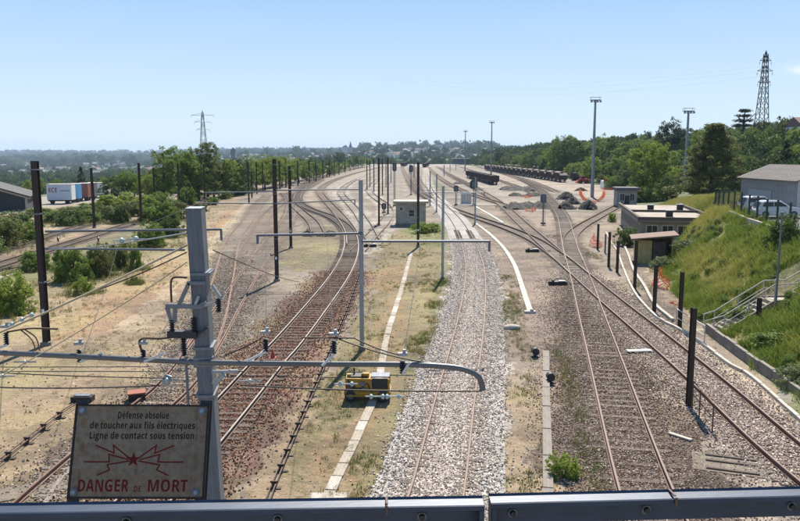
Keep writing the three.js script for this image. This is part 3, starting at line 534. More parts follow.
// ------------------------------------------------------------------ near grey column with tube gantry
{
  const D = 13, t = thing('gantry_column', 'grey box column beside the danger plate carrying the tube gantry', 'gantry', [P(206, 363, D).x, 0, -D], .10);
  const L = (u, v, dz = 0) => { const q = P(u, v, D - dz); return q.sub(t.position).applyAxisAngle(V(0, 1, 0), -t.rotation.y); };
  const top = P(197, 208, D).y;
  { const g = new THREE.BoxGeometry(.26, top, .46, 1, 1, 1).translate(0, top / 2, 0); g.applyMatrix4(new THREE.Matrix4().makeShear(0, 0, -.03, 0, 0, 0)); const p = g.attributes.position, by = P(197, 363, D).y; for (let i = 0; i < p.count; i++) p.setX(i, p.getX(i)); const c = mesh('column', g, M.columnPaint, t); c.position.x = .03 * by; }
  mesh('end_cap', box(.27, .012, .47, -.03 * (top - P(197, 363, D).y), top + .007, 0), M.galv, t);
  for (const [v, s] of [[272, 1], [345, 1], [392, 1]]) { const y = L(210, v).y; mesh('clamp', [box(.34, .05, .54, 0, y, 0)], M.galvDark, t); }
  // tube beam, bent down at its free end
  const z = .0; const a = P(-70, 349.5, 13.6), b = P(210, 362.5, 12.75), c = P(430, 365.5, 12.4), e = P(466, 370, 12.35), f = P(479, 377, 12.33), h2 = P(483, 390, 12.33);
  const conv = q => q.clone().sub(t.position).applyAxisAngle(V(0, 1, 0), -t.rotation.y);
  const pts = [a, a.clone().lerp(b, .5), b, b.clone().lerp(c, .5), c, e, f, h2].map(conv);
  mesh('tube_beam', tube(pts, .05, 90, 12), mat('tubePaint', [.13, .13, .132], .45, .25, { map: mottled }), t);
  mesh('beam_saddle', [box(.34, .18, .10, pts[2].x - .12, pts[2].y, pts[2].z - .07)], M.galvDark, t);
  // pots with arms sitting on the tube
  const pot = (u, v, depth, toU, toV, plate) => { const q = conv(P(u, v, depth)), i = mesh('insulator', insBlack, M.black, t); i.position.copy(q); if (toU !== undefined) { const r = conv(P(toU, toV, depth - .22)), q0 = conv(P(u, v, depth - .16)); mesh('support_strap', beam(q0, r, .02, .04), M.strap, i).position.copy(q.clone().negate()); } mesh('cap_clamp', [box(.16, .05, .08, 0, .35, 0), box(.05, .10, .05, .03, .38, 0)], M.galv, i); };
  pot(7, 345, 13.4, -12, 352); pot(80, 362, 13.3, 103, 353); pot(144, 362, 13.0, 165, 353); pot(184.5, 356, 12.9);
  pot(266, 352, 12.6, 247, 361); pot(334, 354, 12.5, 322, 366); pot(402.5, 374, 12.4, 410, 362);
  // rods bent off the insulators
  const rod = (list, r, m = M.railRust) => mesh('bent_rod', tube(list.map(q => conv(P(...q))), r, 40, 6), m, t);
  rod([[7, 332, 13.4], [30, 328.5, 13.4], [58, 329, 13.4]], .018);
  rod([[142, 352, 13], [139.5, 341, 13], [143, 338.6, 13], [160, 338.5, 13], [172, 337, 13]], .022);
  rod([[171.5, 302, 13], [171.5, 280, 13], [174, 277.5, 13], [187, 277.5, 13]], .02);
  rod([[21, 330, 13.4], [32, 340, 13.3], [36, 351, 13.3]], .012); rod([[24, 329, 13.4], [36, 338, 13.3], [40, 351, 13.3]], .012);
  // triangular bracket with two insulators and its rocking bar
  const S = (u0, v0, u1, v1, w = .06, m = M.galvDark, z0 = 12.7, z1 = 12.7) => beam(conv(P(u0, v0, z0)), conv(P(u1, v1, z1)), w, w);
  mesh('bracket', [S(188, 283, 205, 283), S(189, 283, 177.5, 308), S(166, 306, 204, 306.5, .07), S(206, 302, 192, 309, .05), S(167, 307, 172, 322, .06), S(175, 307, 175, 322, .06)], M.galvDark, t);
  mesh('bracket_strap', [S(194, 308, 199, 296, .05), S(197, 308, 216, 302, .04), S(216, 301, 226, 293, .035), S(212, 285, 222, 300, .05)], M.galv, t);
  mesh('rocking_bar', [S(168, 334, 197, 334.5, .12), S(197, 335, 208, 327, .04)], M.black, t);
  for (const [u, v] of [[172.5, 333], [194, 331], [219, 312], [184, 352]]) { const i = mesh('insulator', insBlack, M.black, t); i.position.copy(conv(P(u, v, 12.7))); }
  mesh('drop_rod', bar(conv(P(186, 356, 12.8)), conv(P(189, 420, 12.8)), .025, 6), M.galvDark, t);
  mesh('tie_plate', [S(168, 376, 166, 384, .12), S(212, 372, 238, 371, .05), S(214, 384, 224, 374, .09)], M.galv, t);
}
// overhead wires and strain insulators
{
  const wire = (a, b, sag, r, m, label, group) => single('overhead_wire', cable(a, b, sag, r), m, label, 'overhead wire', group);
  wire(P(187, 245, 13), P(-60, 357, 12.4), .06, .019, M.wireTan, 'thick tan cable slanting down leftward from the grey column', null);
  wire(P(187, 252, 13), P(100, 289, 13.2), .03, .011, M.wire, 'thin dark wire under the thick tan cable at the column', null);
  wire(P(187, 262, 13), P(-40, 398, 12.2), .08, .010, M.wireTan, 'thin tan wire slanting low across the sandy ground', null);
  wire(P(-60, 385, 12), P(160, 385.5, 12), .05, .012, M.wire, 'dark cable sagging level below the tube gantry at left', null);
  wire(P(-60, 369, 12.4), P(166, 378, 12.4), .03, .010, M.wire, 'thin level wire just beneath the left tube beam', null);
  wire(P(240, 385, 13), P(482, 391, 12.3), .04, .014, M.wire, 'thin wire under the right half of the tube beam', null);
  wire(P(339, 339, 12.5), P(438, 364, 12.4), .06, .013, M.wire, 'dark stay sloping down to the right end of the tube beam', null);
  wire(P(302, 337.5, 12.5), P(354, 338, 12.5), .0, .014, M.wire, 'short rod of wire level with the pots above the beam', null);
  wire(P(354, 338, 12.5), P(400, 355, 12.4), .03, .012, M.wire, 'thin stay leading down to the last black pot', null);
  wire(P(225, 355, 13), P(262, 338, 12.6), .02, .012, M.wire, 'thin stay between the column and the first right pot', null);
  wire(P(187, 233, 13), P(47, 249, 38), .1, .016, M.galv, 'wire with pale glass insulators from column to bush mast', null);
  wire(P(213, 250, 13), P(300, 282, 40), .1, .012, M.wire, 'thin wire leading from the column toward the rusty tracks', null);
  // contact and carrier wires over the tracks
  const over = 'thin contact wire strung over the tracks behind the gantry';
  const spans = [[[266, 345, 12.6], [266, 238, 37.6]], [[334, 345, 12.5], [327, 237, 37.6]], [[402, 364, 12.4], [420, 243, 37.6]], [[266, 338, 12.6], [266, 230, 37.6]], [[266, 238, 37.6], [340, 203, 58]], [[340, 203, 58], [366, 180, 120]], [[327, 237, 37.6], [352, 201, 58]], [[420, 243, 37.6], [470, 195, 70]], [[480, 243, 37.6], [478, 207, 85]], [[222, 232, 39], [240, 203, 60]], [[120, 233, 39], [215, 194, 58]], [[80, 362, 13.3], [120, 236, 39]], [[144, 362, 13], [215, 232, 39]], [[240, 203, 60], [256, 180, 100]], [[470, 195, 70], [440, 182, 130]]];
  for (const [a, b] of spans) wire(P(...a), P(...b), .18, .008, M.wire, over, 'contact wires over the tracks');
  // glass strain insulators
  const disc = new THREE.SphereGeometry(.054, 12, 8).scale(1, .8, .62);
  const strain = (u, v, d, label, k = 2, dir = [1, 0], big = 1) => { const t = thing('strain_insulator', label, 'insulator', P(u, v, d)); for (let i = 0; i < k; i++) { const m = mesh('glass_disc', disc, M.glassIns, t); m.position.set(dir[0] * (i - (k - 1) / 2) * .2, dir[1] * (i - (k - 1) / 2) * .2, 0); m.rotation.y = Math.PI / 2; m.scale.setScalar(big); } mesh('end_fitting', [bar(V(-dir[0] * .2, -dir[1] * .2, 0), V(dir[0] * .2, dir[1] * .2, 0), .012)], M.galv, t); };
  strain(22, 319.5, 12.9, 'pale glass insulators on the thick tan cable at left', 3, [.9, .42]);
  strain(136, 239, 15, 'glass insulator nearest the column top', 1, [1, 0], 1.5); strain(122, 240.6, 16, 'glass insulator farther from the column top', 1, [1, 0], 1.5);
  strain(346, 384, 12.4, 'pale glass bells hanging over the left end of the yellow machine', 2); strain(377, 396.5, 12.4, 'pale glass bells hanging in front of the yellow machine', 2); strain(393, 396.5, 12.4, 'pale glass bells hanging off the right end of the yellow machine', 2);
  strain(250, 381, 12.7, 'greenish glass bell hanging over the bright curved rails', 1); strain(25, 362, 13, 'small pale insulator under the left tube beam', 1); strain(3, 376, 12.6, 'small pale insulator at the picture edge under the left beam', 1); strain(167, 380, 12.6, 'pale clamp insulator hanging left of the column', 1);
}

// ------------------------------------------------------------------ rodding, troughs, kerbs and small trackside things
function ground2(list) { return list.map(p => G(p[0], p[1])); }
function rodLine(list, every, label) {
  const path = resample(ground2(list), .5, .5), t = thing('signal_rodding', label, 'rod line');
  for (const s of [-.06, .06]) mesh('rod', sweep(path, [[-.016, 0], [.016, 0], [.016, .032], [-.016, .032]], .16, s), M.railRust, t);
  for (const [p, a] of headings(path, every, 80)) { const m = mesh('roller_stool', [boxUp(.10, .20, .10), boxUp(.42, .04, .12, 0, .0, 0), boxUp(.22, .05, .05, 0, .2, 0)], M.darkSteel, t); m.position.copy(p); m.rotation.y = a; }
}
rodLine([[-70, 515], [-30, 487], [0, 466], [30, 442], [56, 421], [75, 408]], 1.25, 'rusty signal rodding on low stools left of the danger plate');
rodLine([[258, 530], [271, 497], [290, 449], [317, 385], [339, 333], [352, 300], [362, 268]], 1.2, 'rusty signal rodding on stools beside the curved track');
function slabLine(name, list, w, len, m, label, cat, h = .06, gapAfter = 0, jitter = .02) {
  const path = resample(ground2(list), .4, .4), t = thing(name, label, cat), r = rng(list[0][0] * 7 + 3), g = [0, 1, 2].map(k => boxUp(w, h, len - .03 - k * .01));
  let n = 0; for (const [p, a] of headings(path, len, 160)) { if (n++ > 295) break; const s = mesh('slab', g[r() * 3 | 0], Array.isArray(m) ? m[r() * m.length | 0] : m, t); s.position.set(p.x + (r() - .5) * jitter, (r() - .5) * .02, p.z); s.rotation.y = a + (r() - .5) * jitter; }
}
slabLine('cable_trough', [[322, 515], [331, 491], [357.5, 436], [376, 392], [387, 337], [402.5, 286], [411, 253]], .33, .95, [M.concrete, M.trough, M.trough], 'pale concrete cable trough lids beside the yellow machine', 'cable trough');
slabLine('cable_trough', [[475.5, 223.6], [488, 233], [501.4, 245.7], [509, 256], [515, 267], [522.5, 289], [530, 312]], .36, 1.0, [M.concreteWhite, M.trough2, M.trough2], 'white curving line of trough lids right of the grey ballast', 'cable trough', .09, 0, .005);
slabLine('cable_trough', [[476, 207], [490, 215], [503, 223]], .36, 1.0, M.concreteWhite, 'short white line of trough lids near the crossing', 'cable trough', .09, 0, .005);
slabLine('kerb', [[606, 233], [611, 243], [617, 251.5], [622.5, 267], [631, 287], [640, 301], [659, 319.5], [678, 329.5], [697, 341], [732, 367], [747, 375], [800, 421], [880, 490]], .15, 1.0, [M.concrete, M.trough2], 'pale concrete kerb between the gravel track and the path', 'kerb', .14, 0, .004);
slabLine('kerb', [[624, 246], [629, 258], [634, 272], [644, 287], [655, 306], [672, 321]], .2, 1.0, M.concrete, 'second pale kerb on the bank side of the path', 'kerb', .18, 0, .004);
slabLine('trench_edge', [[548, 545], [548, 497], [547, 440], [546, 400], [546, 352]], .30, 1.2, M.concreteDark, 'narrow concrete edging strip beside the dark ballast', 'edging', .14, 0, .004);
{ // low retaining wall at the foot of the bank
  const path = resample(ground2([[711, 336], [740, 358], [765, 376], [800, 401], [860, 445]]), .5, .5), t = thing('retaining_wall', 'low dark concrete wall holding the foot of the grassy bank', 'wall');
  const blk = [boxUp(.18, .52, 1.47), boxUp(.18, .50, 1.47), boxUp(.18, .545, 1.46)]; let i = 0;
  for (const [p, a] of headings(path, 1.5, 80)) { const b = mesh('panel', blk[i++ % 3], M.concreteDark, t); b.position.copy(p); b.rotation.y = a; }
}
{ // stairs up the bank with handrails
  const b = V(17.35, 0, -40.6), t = thing('stairway', 'concrete stairway with pale handrails climbing the grassy bank', 'stairs', b, .04);
  const stepG = boxUp(.34, .20, 1.1), flights = [[0, 0, 10], [4.1, 1.7, 12]]; let x = .2, y = 0;
  const profile = [];
  for (let f = 0; f < 2; f++) { for (let i = 0; i < (f ? 14 : 10); i++) { y += .17; x += .28; mesh('step', stepG, M.trough, t).position.set(x, y - .20, 0); profile.push([x, y]); } if (!f) { mesh('landing', boxUp(1.2, .2, 1.1, x + .76, y - .19, 0), M.concrete, t); x += 1.2; profile.push([x, y]); } }
  const end = [x, y], nose = [[.3, 0], [3.0, 1.7], [4.25, 1.75], end];
  for (const s of [-1, 1]) {
    mesh('stringer', nose.slice(1).map((q, i) => { const p = nose[i]; return beam(V(p[0], p[1] - .12, s * .62), V(q[0] + .02, q[1] - .12, s * .62), .10, .38); }), M.concreteDark, t);
    const hr = nose.map(q => V(q[0], q[1] + .95, s * .6)); hr.unshift(V(-.35, .75, s * .6));
    const g = []; for (let i = 1; i < hr.length; i++) { g.push(bar(hr[i - 1], hr[i], .035)); g.push(bar(hr[i - 1].clone().add(V(0, -.42, 0)), hr[i].clone().add(V(0, -.42, 0)), .022)); }
    const rail = mesh('handrail', g, M.trough2, t);
    for (const q of [[-.3, -.2], ...nose, [1.6, .85], [5.9, 2.75]]) mesh('post', bar(V(q[0], q[1] - .1, s * .6), V(q[0], q[1] + .93, s * .6), .03), M.concreteWhite, rail);
  }
}
{ const a = G(679, 330), t = thing('path_railing', 'pale tube railing at the bottom of the stairway', 'railing', a); // by the stairs
  const p = [G(676, 326), G(690, 336), G(704, 345)].map(q => q.sub(a)); const r = mesh('rail', [bar(p[0].clone().setY(1), p[1].clone().setY(1), .03), bar(p[1].clone().setY(1), p[2].clone().setY(1), .03), bar(p[0].clone().setY(.5), p[2].clone().setY(.5), .025)], M.concreteWhite, t); p.forEach(q => mesh('post', bar(q, q.clone().setY(1), .03), M.concreteWhite, t)); }
{ const a = G(690, 408), t = thing('pit_railing', 'low rusty railing beside the short rusty post', 'railing', a); const p = [G(692, 408), G(699, 418), G(712, 433)].map(q => q.sub(a)); mesh('rail', [bar(p[0].clone().setY(1.05), p[2].clone().setY(1.05), .025), bar(p[0].clone().setY(.55), p[2].clone().setY(.55), .02)], M.railRust, t); p.forEach(q => mesh('post', bar(q, q.clone().setY(1.06), .025), M.railRust, t)); }
// rusty posts between the gravel track and the bank
[[597.5, 249.5, 224], [608.5, 267, 232], [617, 272.5, 241], [634.5, 289, 240], [654, 312, 265], [679.5, 327, 272], [688.5, 406, 308]].forEach(([u, b, v], i) => mast(u, b, v, `dark rusty post along the path, ${ordinal[i]} counted from the flat roofed building`, { name: 'rusty_post', category: 'post', w: .19, foot: false, group: 'rusty posts along the path', mat: M.darkSteel }));
mast(605, 253, 234, 'short grey signal stake beside the path posts', { name: 'signal_stake', category: 'signal', w: .14, mat: M.galvDark, foot: false });
mast(757, 338, 298, 'rusty post standing in the grass below the stairway', { name: 'rusty_post', category: 'post', w: .19, foot: false, group: 'rusty posts along the path' });
{ const b = P(777, 284, 39); b.y = land(b.x, b.z); const h = P(777, 214, 39).y - b.y, t = thing('lamp_post', 'thin grey post standing on the bank beside the stairway', 'post', b); mesh('pole', new THREE.CylinderGeometry(.05, .065, h, 8).translate(0, h / 2, 0), M.galvDark, t); mesh('cap', box(.14, .1, .14, 0, h + .05, 0), M.galvDark, t); }

// colour light signals seen from behind
function signal(u, vBase, vTop, label, headW, headH, m = M.black, round) {
  headW *= .78; headH *= .78;
  const b = G(u, vBase), d = -b.z, top = P(u, vTop, d).y, t = thing('signal', label, 'signal', b, 0, 'railway signals');
  mesh('post', new THREE.CylinderGeometry(.07, .09, top, 8).translate(0, top / 2, 0), M.galvDark, t);
  const y = top - headH / 2; mesh('target_plate', round ? new THREE.CylinderGeometry(headW / 2, headW / 2, .05, 20).rotateX(Math.PI / 2).translate(0, y, -.15) : new THREE.ExtrudeGeometry((() => { const s = new THREE.Shape(), w = headW / 2, h = headH / 2, c = w * .5; s.moveTo(-w, -h + c); s.lineTo(-w, h - c); s.lineTo(-w + c, h); s.lineTo(w - c, h); s.lineTo(w, h - c); s.lineTo(w, -h + c); s.lineTo(w - c, -h); s.lineTo(-w + c, -h); return s; })(), { depth: .05, bevelEnabled: false }).translate(0, y, -.2), m, t);
  mesh('lamp_case', box(headW * .5, headH * .6, .25, 0, y, 0), M.galvDark, t);
  for (let k = 0; k < 2; k++) mesh('hood', new THREE.CylinderGeometry(.12, .12, .3, 10, 1, true).rotateX(Math.PI / 2).translate(0, y + (k - .5) * headH * .35, -.3), m, t);
  mesh('ladder', [-.2, .2].map(s => bar(V(s, 0, .3), V(s * .9, y, .18), .02, 4)).concat(Array.from({ length: 7 }, (_, i) => box(.4, .02, .02, 0, (i + 1) * y / 8, .3 - .12 * (i + 1) / 8))), M.galvDark, t);
  mesh('foot_block', boxUp(.6, .25, .6), M.concreteDark, t);
}
signal(543, 224, 194, 'signal with dark round edged head by the rubble heaps', 1.1, 1.6, M.galvDark);
signal(456, 205, 185.5, 'small dark signal beside the white cabinet', 1.1, 1.7);
signal(473.5, 205, 180, 'dark green signal box head behind the thin grey mast', 1.9, 2.2, new THREE.MeshStandardMaterial({ color: new THREE.Color().setRGB(.02, .05, .035), roughness: .7 }));
signal(394.5, 206, 163, 'tall dark signal left of the concrete hut', 1.0, 2.0);
signal(384, 213, 203, 'low dark signal beside the clustered masts', 1.0, 1.4);
signal(411, 195, 165, 'tall dark signal behind the concrete hut', 1.2, 2.2);
{ const b = G(466, 203.5), t = thing('cabinet', 'white metal cabinet behind the crossing masts', 'cabinet', b); mesh('case', boxUp(2.1, 2.0, .8), M.whitePaint, t); for (const x of [-.55, .5]) mesh('door', boxUp(.9, 1.7, .03, x, .15, .42), M.concreteWhite, t); mesh('lid', boxUp(2.25, .08, .95, 0, 2, 0), M.galv, t); }
// point machines and odds and ends
function pointMachine(u, v, turn, label) { const t = thing('point_machine', label, 'point machine', G(u, v), turn, 'point machines'); mesh('case', boxUp(.95, .28, .42), M.black, t); mesh('lid', boxUp(.5, .05, .36, .12, .285, 0), M.galv, t); mesh('rod', [bar(V(.3, .12, 0), V(1.7, .12, -.1), .022), bar(V(.3, .12, .12), V(1.7, .12, .05), .022)], M.darkSteel, t); mesh('bracket', [boxUp(.12, .4, .5, -.55, 0, 0), boxUp(.25, .3, .2, -.75, 0, .1)], M.darkSteel, t); }
pointMachine(560, 285, .02, 'black point machine with pale lid left of the scissors crossing');
pointMachine(534, 252, .05, 'small point machine where the slanting tracks meet');
pointMachine(372, 247, .1, 'point machine near the grey mast by the curve');
{ const t = thing('junction_box', 'small dark framed box above the danger plate', 'junction box', G(83, 401)); mesh('case', boxUp(.8, .22, .4), M.darkSteel, t); mesh('lid', boxUp(.6, .04, .28, .02, .225, 0), M.galvDark, t); }
{ const t = thing('junction_box', 'rusty orange box beside the sleepers behind the danger plate', 'junction box', G(137, 400), .4); mesh('case', boxUp(.62, .3, .5), M.darkSteel, t); mesh('lid', boxUp(.68, .05, .56, 0, .305, 0), M.brickRed, t); }
function lantern(u, v, label) { const t = thing('ground_signal', label, 'ground signal', G(u, v)); mesh('case', new THREE.CylinderGeometry(.15, .17, .24, 12).rotateX(Math.PI / 2).translate(0, .3, 0), M.black, t); mesh('hood', new THREE.CylinderGeometry(.18, .14, .1, 12).rotateX(Math.PI / 2).translate(0, .3, .16), M.black, t); mesh('stand', [boxUp(.12, .2, .12), boxUp(.4, .05, .3)], M.darkSteel, t); }
lantern(535, 357, 'black ground lamp on the turf end of the edging strip'); lantern(550, 383, 'black ground lamp standing over the concrete edging strip');
single('traffic_cone', [new THREE.ConeGeometry(.13, .45, 12).translate(G(273, 362).x, .45, G(273, 362).z), boxUp(.32, .03, .32, G(273, 362).x, .2, G(273, 362).z)], M.red, 'small red cone on the sleepers of the curved track', 'cone');
{ const q = G(639, 353); single('board', box(1.2, .05, .28, q.x, .13, q.z, .1), M.whitePaint, 'white board lying on gravel between the two right tracks', 'board'); }
{ const q = G(680, 438); single('plank', box(.85, .05, .16, q.x, .06, q.z, -.9), M.concrete, 'short pale plank lying on the dark ballast', 'plank'); }
{ const q = G(518, 314), t = thing('trough_end', 'small white end block closing the white trough line', 'block', G(530, 313)); mesh('block', boxUp(.7, .14, .25), M.concreteWhite, t); mesh('stub', boxUp(.2, .1, .2, .1, .14, 0), M.concrete, t); }
{ const t = thing('stone_block', 'yellowish stone block beside the grey ballast', 'block', G(512, 329)); const g = new THREE.IcosahedronGeometry(.34, 1).scale(1.5, .5, .8).translate(0, .1, 0); mesh('stone', g, M.concrete, t); }
{ // broken concrete crossing with timbers in front of the parapet on the right
  const t = thing('timber_crossing', 'weathered concrete pad with dark timbers at the foot of the rusty railing', 'crossing pad', G(728, 465), -.35); mesh('pad', boxUp(2.1, .03, 1.5), mat('dirtyPad', [.17, .14, .105], 1, 0, { map: mottled, bumpMap: grain, bumpScale: .02 }), t); for (const z of [-.55, -.1, .55]) mesh('timber', boxUp(1.5, .04, .10, .1, .03, z), M.sleeperA, t); }
{ const t = thing('concrete_slab', 'cracked concrete slab in the sand beside the danger plate', 'slab', G(12, 494), .5); mesh('slab', boxUp(1.3, .03, .9), M.dirtyPad, t); mesh('slab', boxUp(.9, .025, .6, 1.12, 0, .1), M.dirtyPad, t); }
slabLine('buried_edge', [[45, 505], [60, 480], [88, 455], [100, 438]], .14, 1.3, M.concreteDark, 'thin concrete edge half buried in sand left of the danger plate', 'edging', .03);
{ const b = G(329, 499), t = thing('manhole', 'square concrete cover at the end of the trough lids', 'cover', b); mesh('cover', boxUp(1.0, .05, .6), M.concrete, t); mesh('frame', boxUp(1.14, .03, .74), M.concreteDark, t); }
// yellow trackside machine
{
  const a = G(345, 399), b = G(391, 399), c = a.clone().add(b).multiplyScalar(.5), w = a.distanceTo(b), t = thing('track_machine', 'yellow trackside machine with black hatch standing on the turf', 'machine', c, -.03);
  mesh('chassis', [boxUp(w, .12, .8, 0, .30, 0), boxUp(w * .9, .06, .9, 0, .24, 0)], M.yellow, t);
  mesh('engine_body', [boxUp(w * .54, .52, .74, -w * .2, .42, 0)], M.yellow, t);
  mesh('louvre', [0, 1, 2].map(i => boxUp(w * .12, .05, .02, -w * .32, .5 + i * .1, .38)), M.black, t);
  mesh('control_box', [boxUp(.22, .14, .08, -w * .10, .68, .40), boxUp(.2, .1, .08, -w * .06, .48, .40)], M.galvDark, t);
  mesh('canopy_frame', [boxUp(.07, .52, .07, w * .08, .42, .36), boxUp(.07, .52, .07, w * .46, .42, .36), boxUp(.07, .52, .07, w * .46, .42, -.36), boxUp(w * .42, .14, .7, w * .27, .42, 0)], M.yellow, t);
  mesh('hatch', boxUp(w * .34, .42, .04, w * .27, .53, .34), M.black, t);
  mesh('canopy', boxUp(w * .40, .04, .60, w * .27, .945, -.1), M.galvDark, t);
  mesh('engine_top', boxUp(w * .4, .05, .5, -w * .2, .945, 0), M.black, t);
  mesh('exhaust', bar(V(-w * .3, .95, -.1), V(-w * .3, 1.25, -.1), .035, 8), M.darkSteel, t);
  mesh('hose', [tube([V(-w * .42, .9, .38), V(-w * .3, .62, .44), V(-w * .15, .55, .42), V(-w * .02, .75, .40)], .022, 24, 6), tube([V(-w * .02, .9, .30), V(w * .04, .6, .42), V(w * .1, .4, .42)], .02, 20, 6)], M.black, t);
  mesh('side_panel', [boxUp(w * .16, .3, .015, -w * .38, .5, .378), boxUp(w * .2, .12, .015, -w * .18, .46, .378)], M.railRust, t);
  mesh('tool_box', [boxUp(.3, .16, .2, -w * .05, .94, .1), boxUp(.16, .12, .16, -w * .4, .94, .1)], M.yellow, t);
  mesh('grab_rail', [bar(V(-w * .46, .95, .34), V(-w * .46, 1.2, .34), .014), bar(V(-w * .1, .95, .34), V(-w * .1, 1.2, .34), .014), bar(V(-w * .46, 1.2, .34), V(-w * .1, 1.2, .34), .014)], M.darkSteel, t);
  const ribs = mesh('guard', [0, 1, 2, 3, 4].map(i => boxUp(.05, .18, .03, w * (.12 + i * .08), .2, .41)), M.yellow, t);
  const tyre = new THREE.TorusGeometry(.17, .07, 8, 18), rim = new THREE.CylinderGeometry(.13, .13, .08, 14).rotateX(Math.PI / 2);
  for (const x of [-w * .36, w * .34]) for (const z of [-.36, .36]) { const wh = mesh('wheel', tyre, M.black, t); wh.position.set(x, .24, z); mesh('rim', rim, M.galvDark, wh); }
}

// ------------------------------------------------------------------ buildings of the yard
const plaster = (rgb, seed) => new THREE.MeshStandardMaterial({ color: new THREE.Color().setRGB(...rgb), roughness: .92, map: mottled, bumpMap: grain, bumpScale: .01 });
function windowOn(parent, x, y, z, w, h, ry = 0, rows = 1, cols = 2, frameMat = M.concreteWhite) {
  const g = mesh('window', [box(w + .12, .08, .08, 0, h / 2 + .02, 0), box(w + .12, .08, .08, 0, -h / 2 - .02, 0), box(.08, h, .08, -w / 2 - .02, 0, 0), box(.08, h, .08, w / 2 + .02, 0, 0), ...Array.from({ length: cols - 1 }, (_, i) => box(.05, h, .06, -w / 2 + (i + 1) * w / cols, 0, 0)), ...Array.from({ length: rows - 1 }, (_, i) => box(w, .05, .055, 0, -h / 2 + (i + 1) * h / rows, 0))], frameMat, parent);
  g.position.set(x, y, z); g.rotation.y = ry; mesh('pane', box(w, h, .02, 0, 0, -.015), M.winDark, g); return g;
}
{ // concrete hut
  const b = G(411, 226), w = 4.1, h = 3.1, d = 3.4, t = thing('concrete_hut', 'square grey concrete hut with overhanging flat roof among the masts', 'hut', [b.x, 0, b.z - d / 2], -.02), wall = plaster([.42, .36, .28]);
  mesh('wall', boxUp(w, h, d), wall, t); mesh('roof', boxUp(w + .7, .28, d + .7, 0, h + .002, 0), M.concrete, t); mesh('plinth', boxUp(w + .08, .35, d + .08), M.concreteDark, t);
  windowOn(t, .1, 1.75, d / 2 + .01, .75, .85, 0, 2, 1); mesh('canopy', boxUp(1.3, .1, .5, .1, 2.4, d / 2 + .25), M.concrete, t); mesh('vent', boxUp(.3, .3, .05, -1.3, 2.2, d / 2 + .02), M.black, t);
}
{ // long flat roofed building at the bend of the bank
  const t = thing('flat_roofed_building', 'long low building with pale flat roof and dark parapet edge', 'building', [26.0, 0, -80.5], -.20), wall = plaster([.30, .25, .19]), len = 25, w = 7.4, h = 2.5;
  mesh('wall', boxUp(w, h, len, w / 2, 0, -len / 2), wall, t);
  mesh('roof', [boxUp(w + .9, .2, len + .9, w / 2, h, -len / 2)], M.concreteDark, t);
  mesh('roof_gravel', boxUp(w - .2, .06, 10.2, w / 2, h + .2, -5.6), M.trough, t); mesh('roof_gravel', boxUp(w - .2, .06, 12.4, w / 2, h + .2, -18), M.trough, t);
  mesh('parapet', [boxUp(w + .9, .34, .3, w / 2, h + .2, .3), boxUp(.3, .34, len + .3, -.3, h + .2, -len / 2 - .02), boxUp(.3, .34, len + .3, w + .3, h + .2, -len / 2 - .02), boxUp(w + .3, .3, .3, w / 2, h + .2, -11.3)], M.sleeperB, t);
  for (let i = 0; i < 4; i++) windowOn(t, 1.1 + i * 1.6, 1.5, .02, 1.1, 1.2, 0, 1, 2);
  for (let i = 0; i < 9; i++) windowOn(t, -.02, 1.5, -1.6 - i * 2.6, 1.5, 1.1, -Math.PI / 2, 1, 2, M.concrete);
  for (const [x, z] of [[3.4, -4.2], [6.2, -15], [2.5, -13.5]]) { const v = mesh('roof_vent', boxUp(.7, .65, .7, x, h + .26, z), M.black, t); mesh('cowl', boxUp(.9, .08, .9, x, h + .92, z), M.galvDark, v); }
}
{ // hut at its far end
  const b = G(628, 207), t = thing('flat_topped_hut', 'small hut with dark flat roof behind the long low building', 'hut', [b.x, 0, b.z - 2], -.1); mesh('wall', boxUp(3.6, 3.1, 3.6), plaster([.33, .30, .27]), t); mesh('roof', boxUp(4.3, .5, 4.3, 0, 3.102, 0), M.slate, t); windowOn(t, -.9, 1.8, 1.82, .8, 1.3); windowOn(t, .9, 1.8, 1.82, .8, 1.3); mesh('door', boxUp(.9, 2.1, .05, 0, 0, 1.83), M.winDark, t);
}
{ // yellow lean-to
  const t = thing('lean_to_shed', 'yellow walled lean-to shed with reddish sloping roof', 'shed', [22.6, 0, -67.5], -.25), yw = plaster([.42, .32, .13]);
  mesh('wall', [boxUp(.14, 2.1, 3, -1.2, 0, 0), boxUp(3.0, 2.2, .14, .35, 0, -1.45), boxUp(.14, 2.3, 3, 1.85, 0, 0), boxUp(1.35, 2.1, .12, -.55, 0, 1.42)], yw, t);
  { const g = box(4.0, .12, 3.9).rotateZ(.11).translate(.3, 2.42, .1); mesh('roof', g, M.roofTile, t); } mesh('door', boxUp(1.1, 2.0, .06, .75, 0, 1.4), M.sleeperA, t);
}
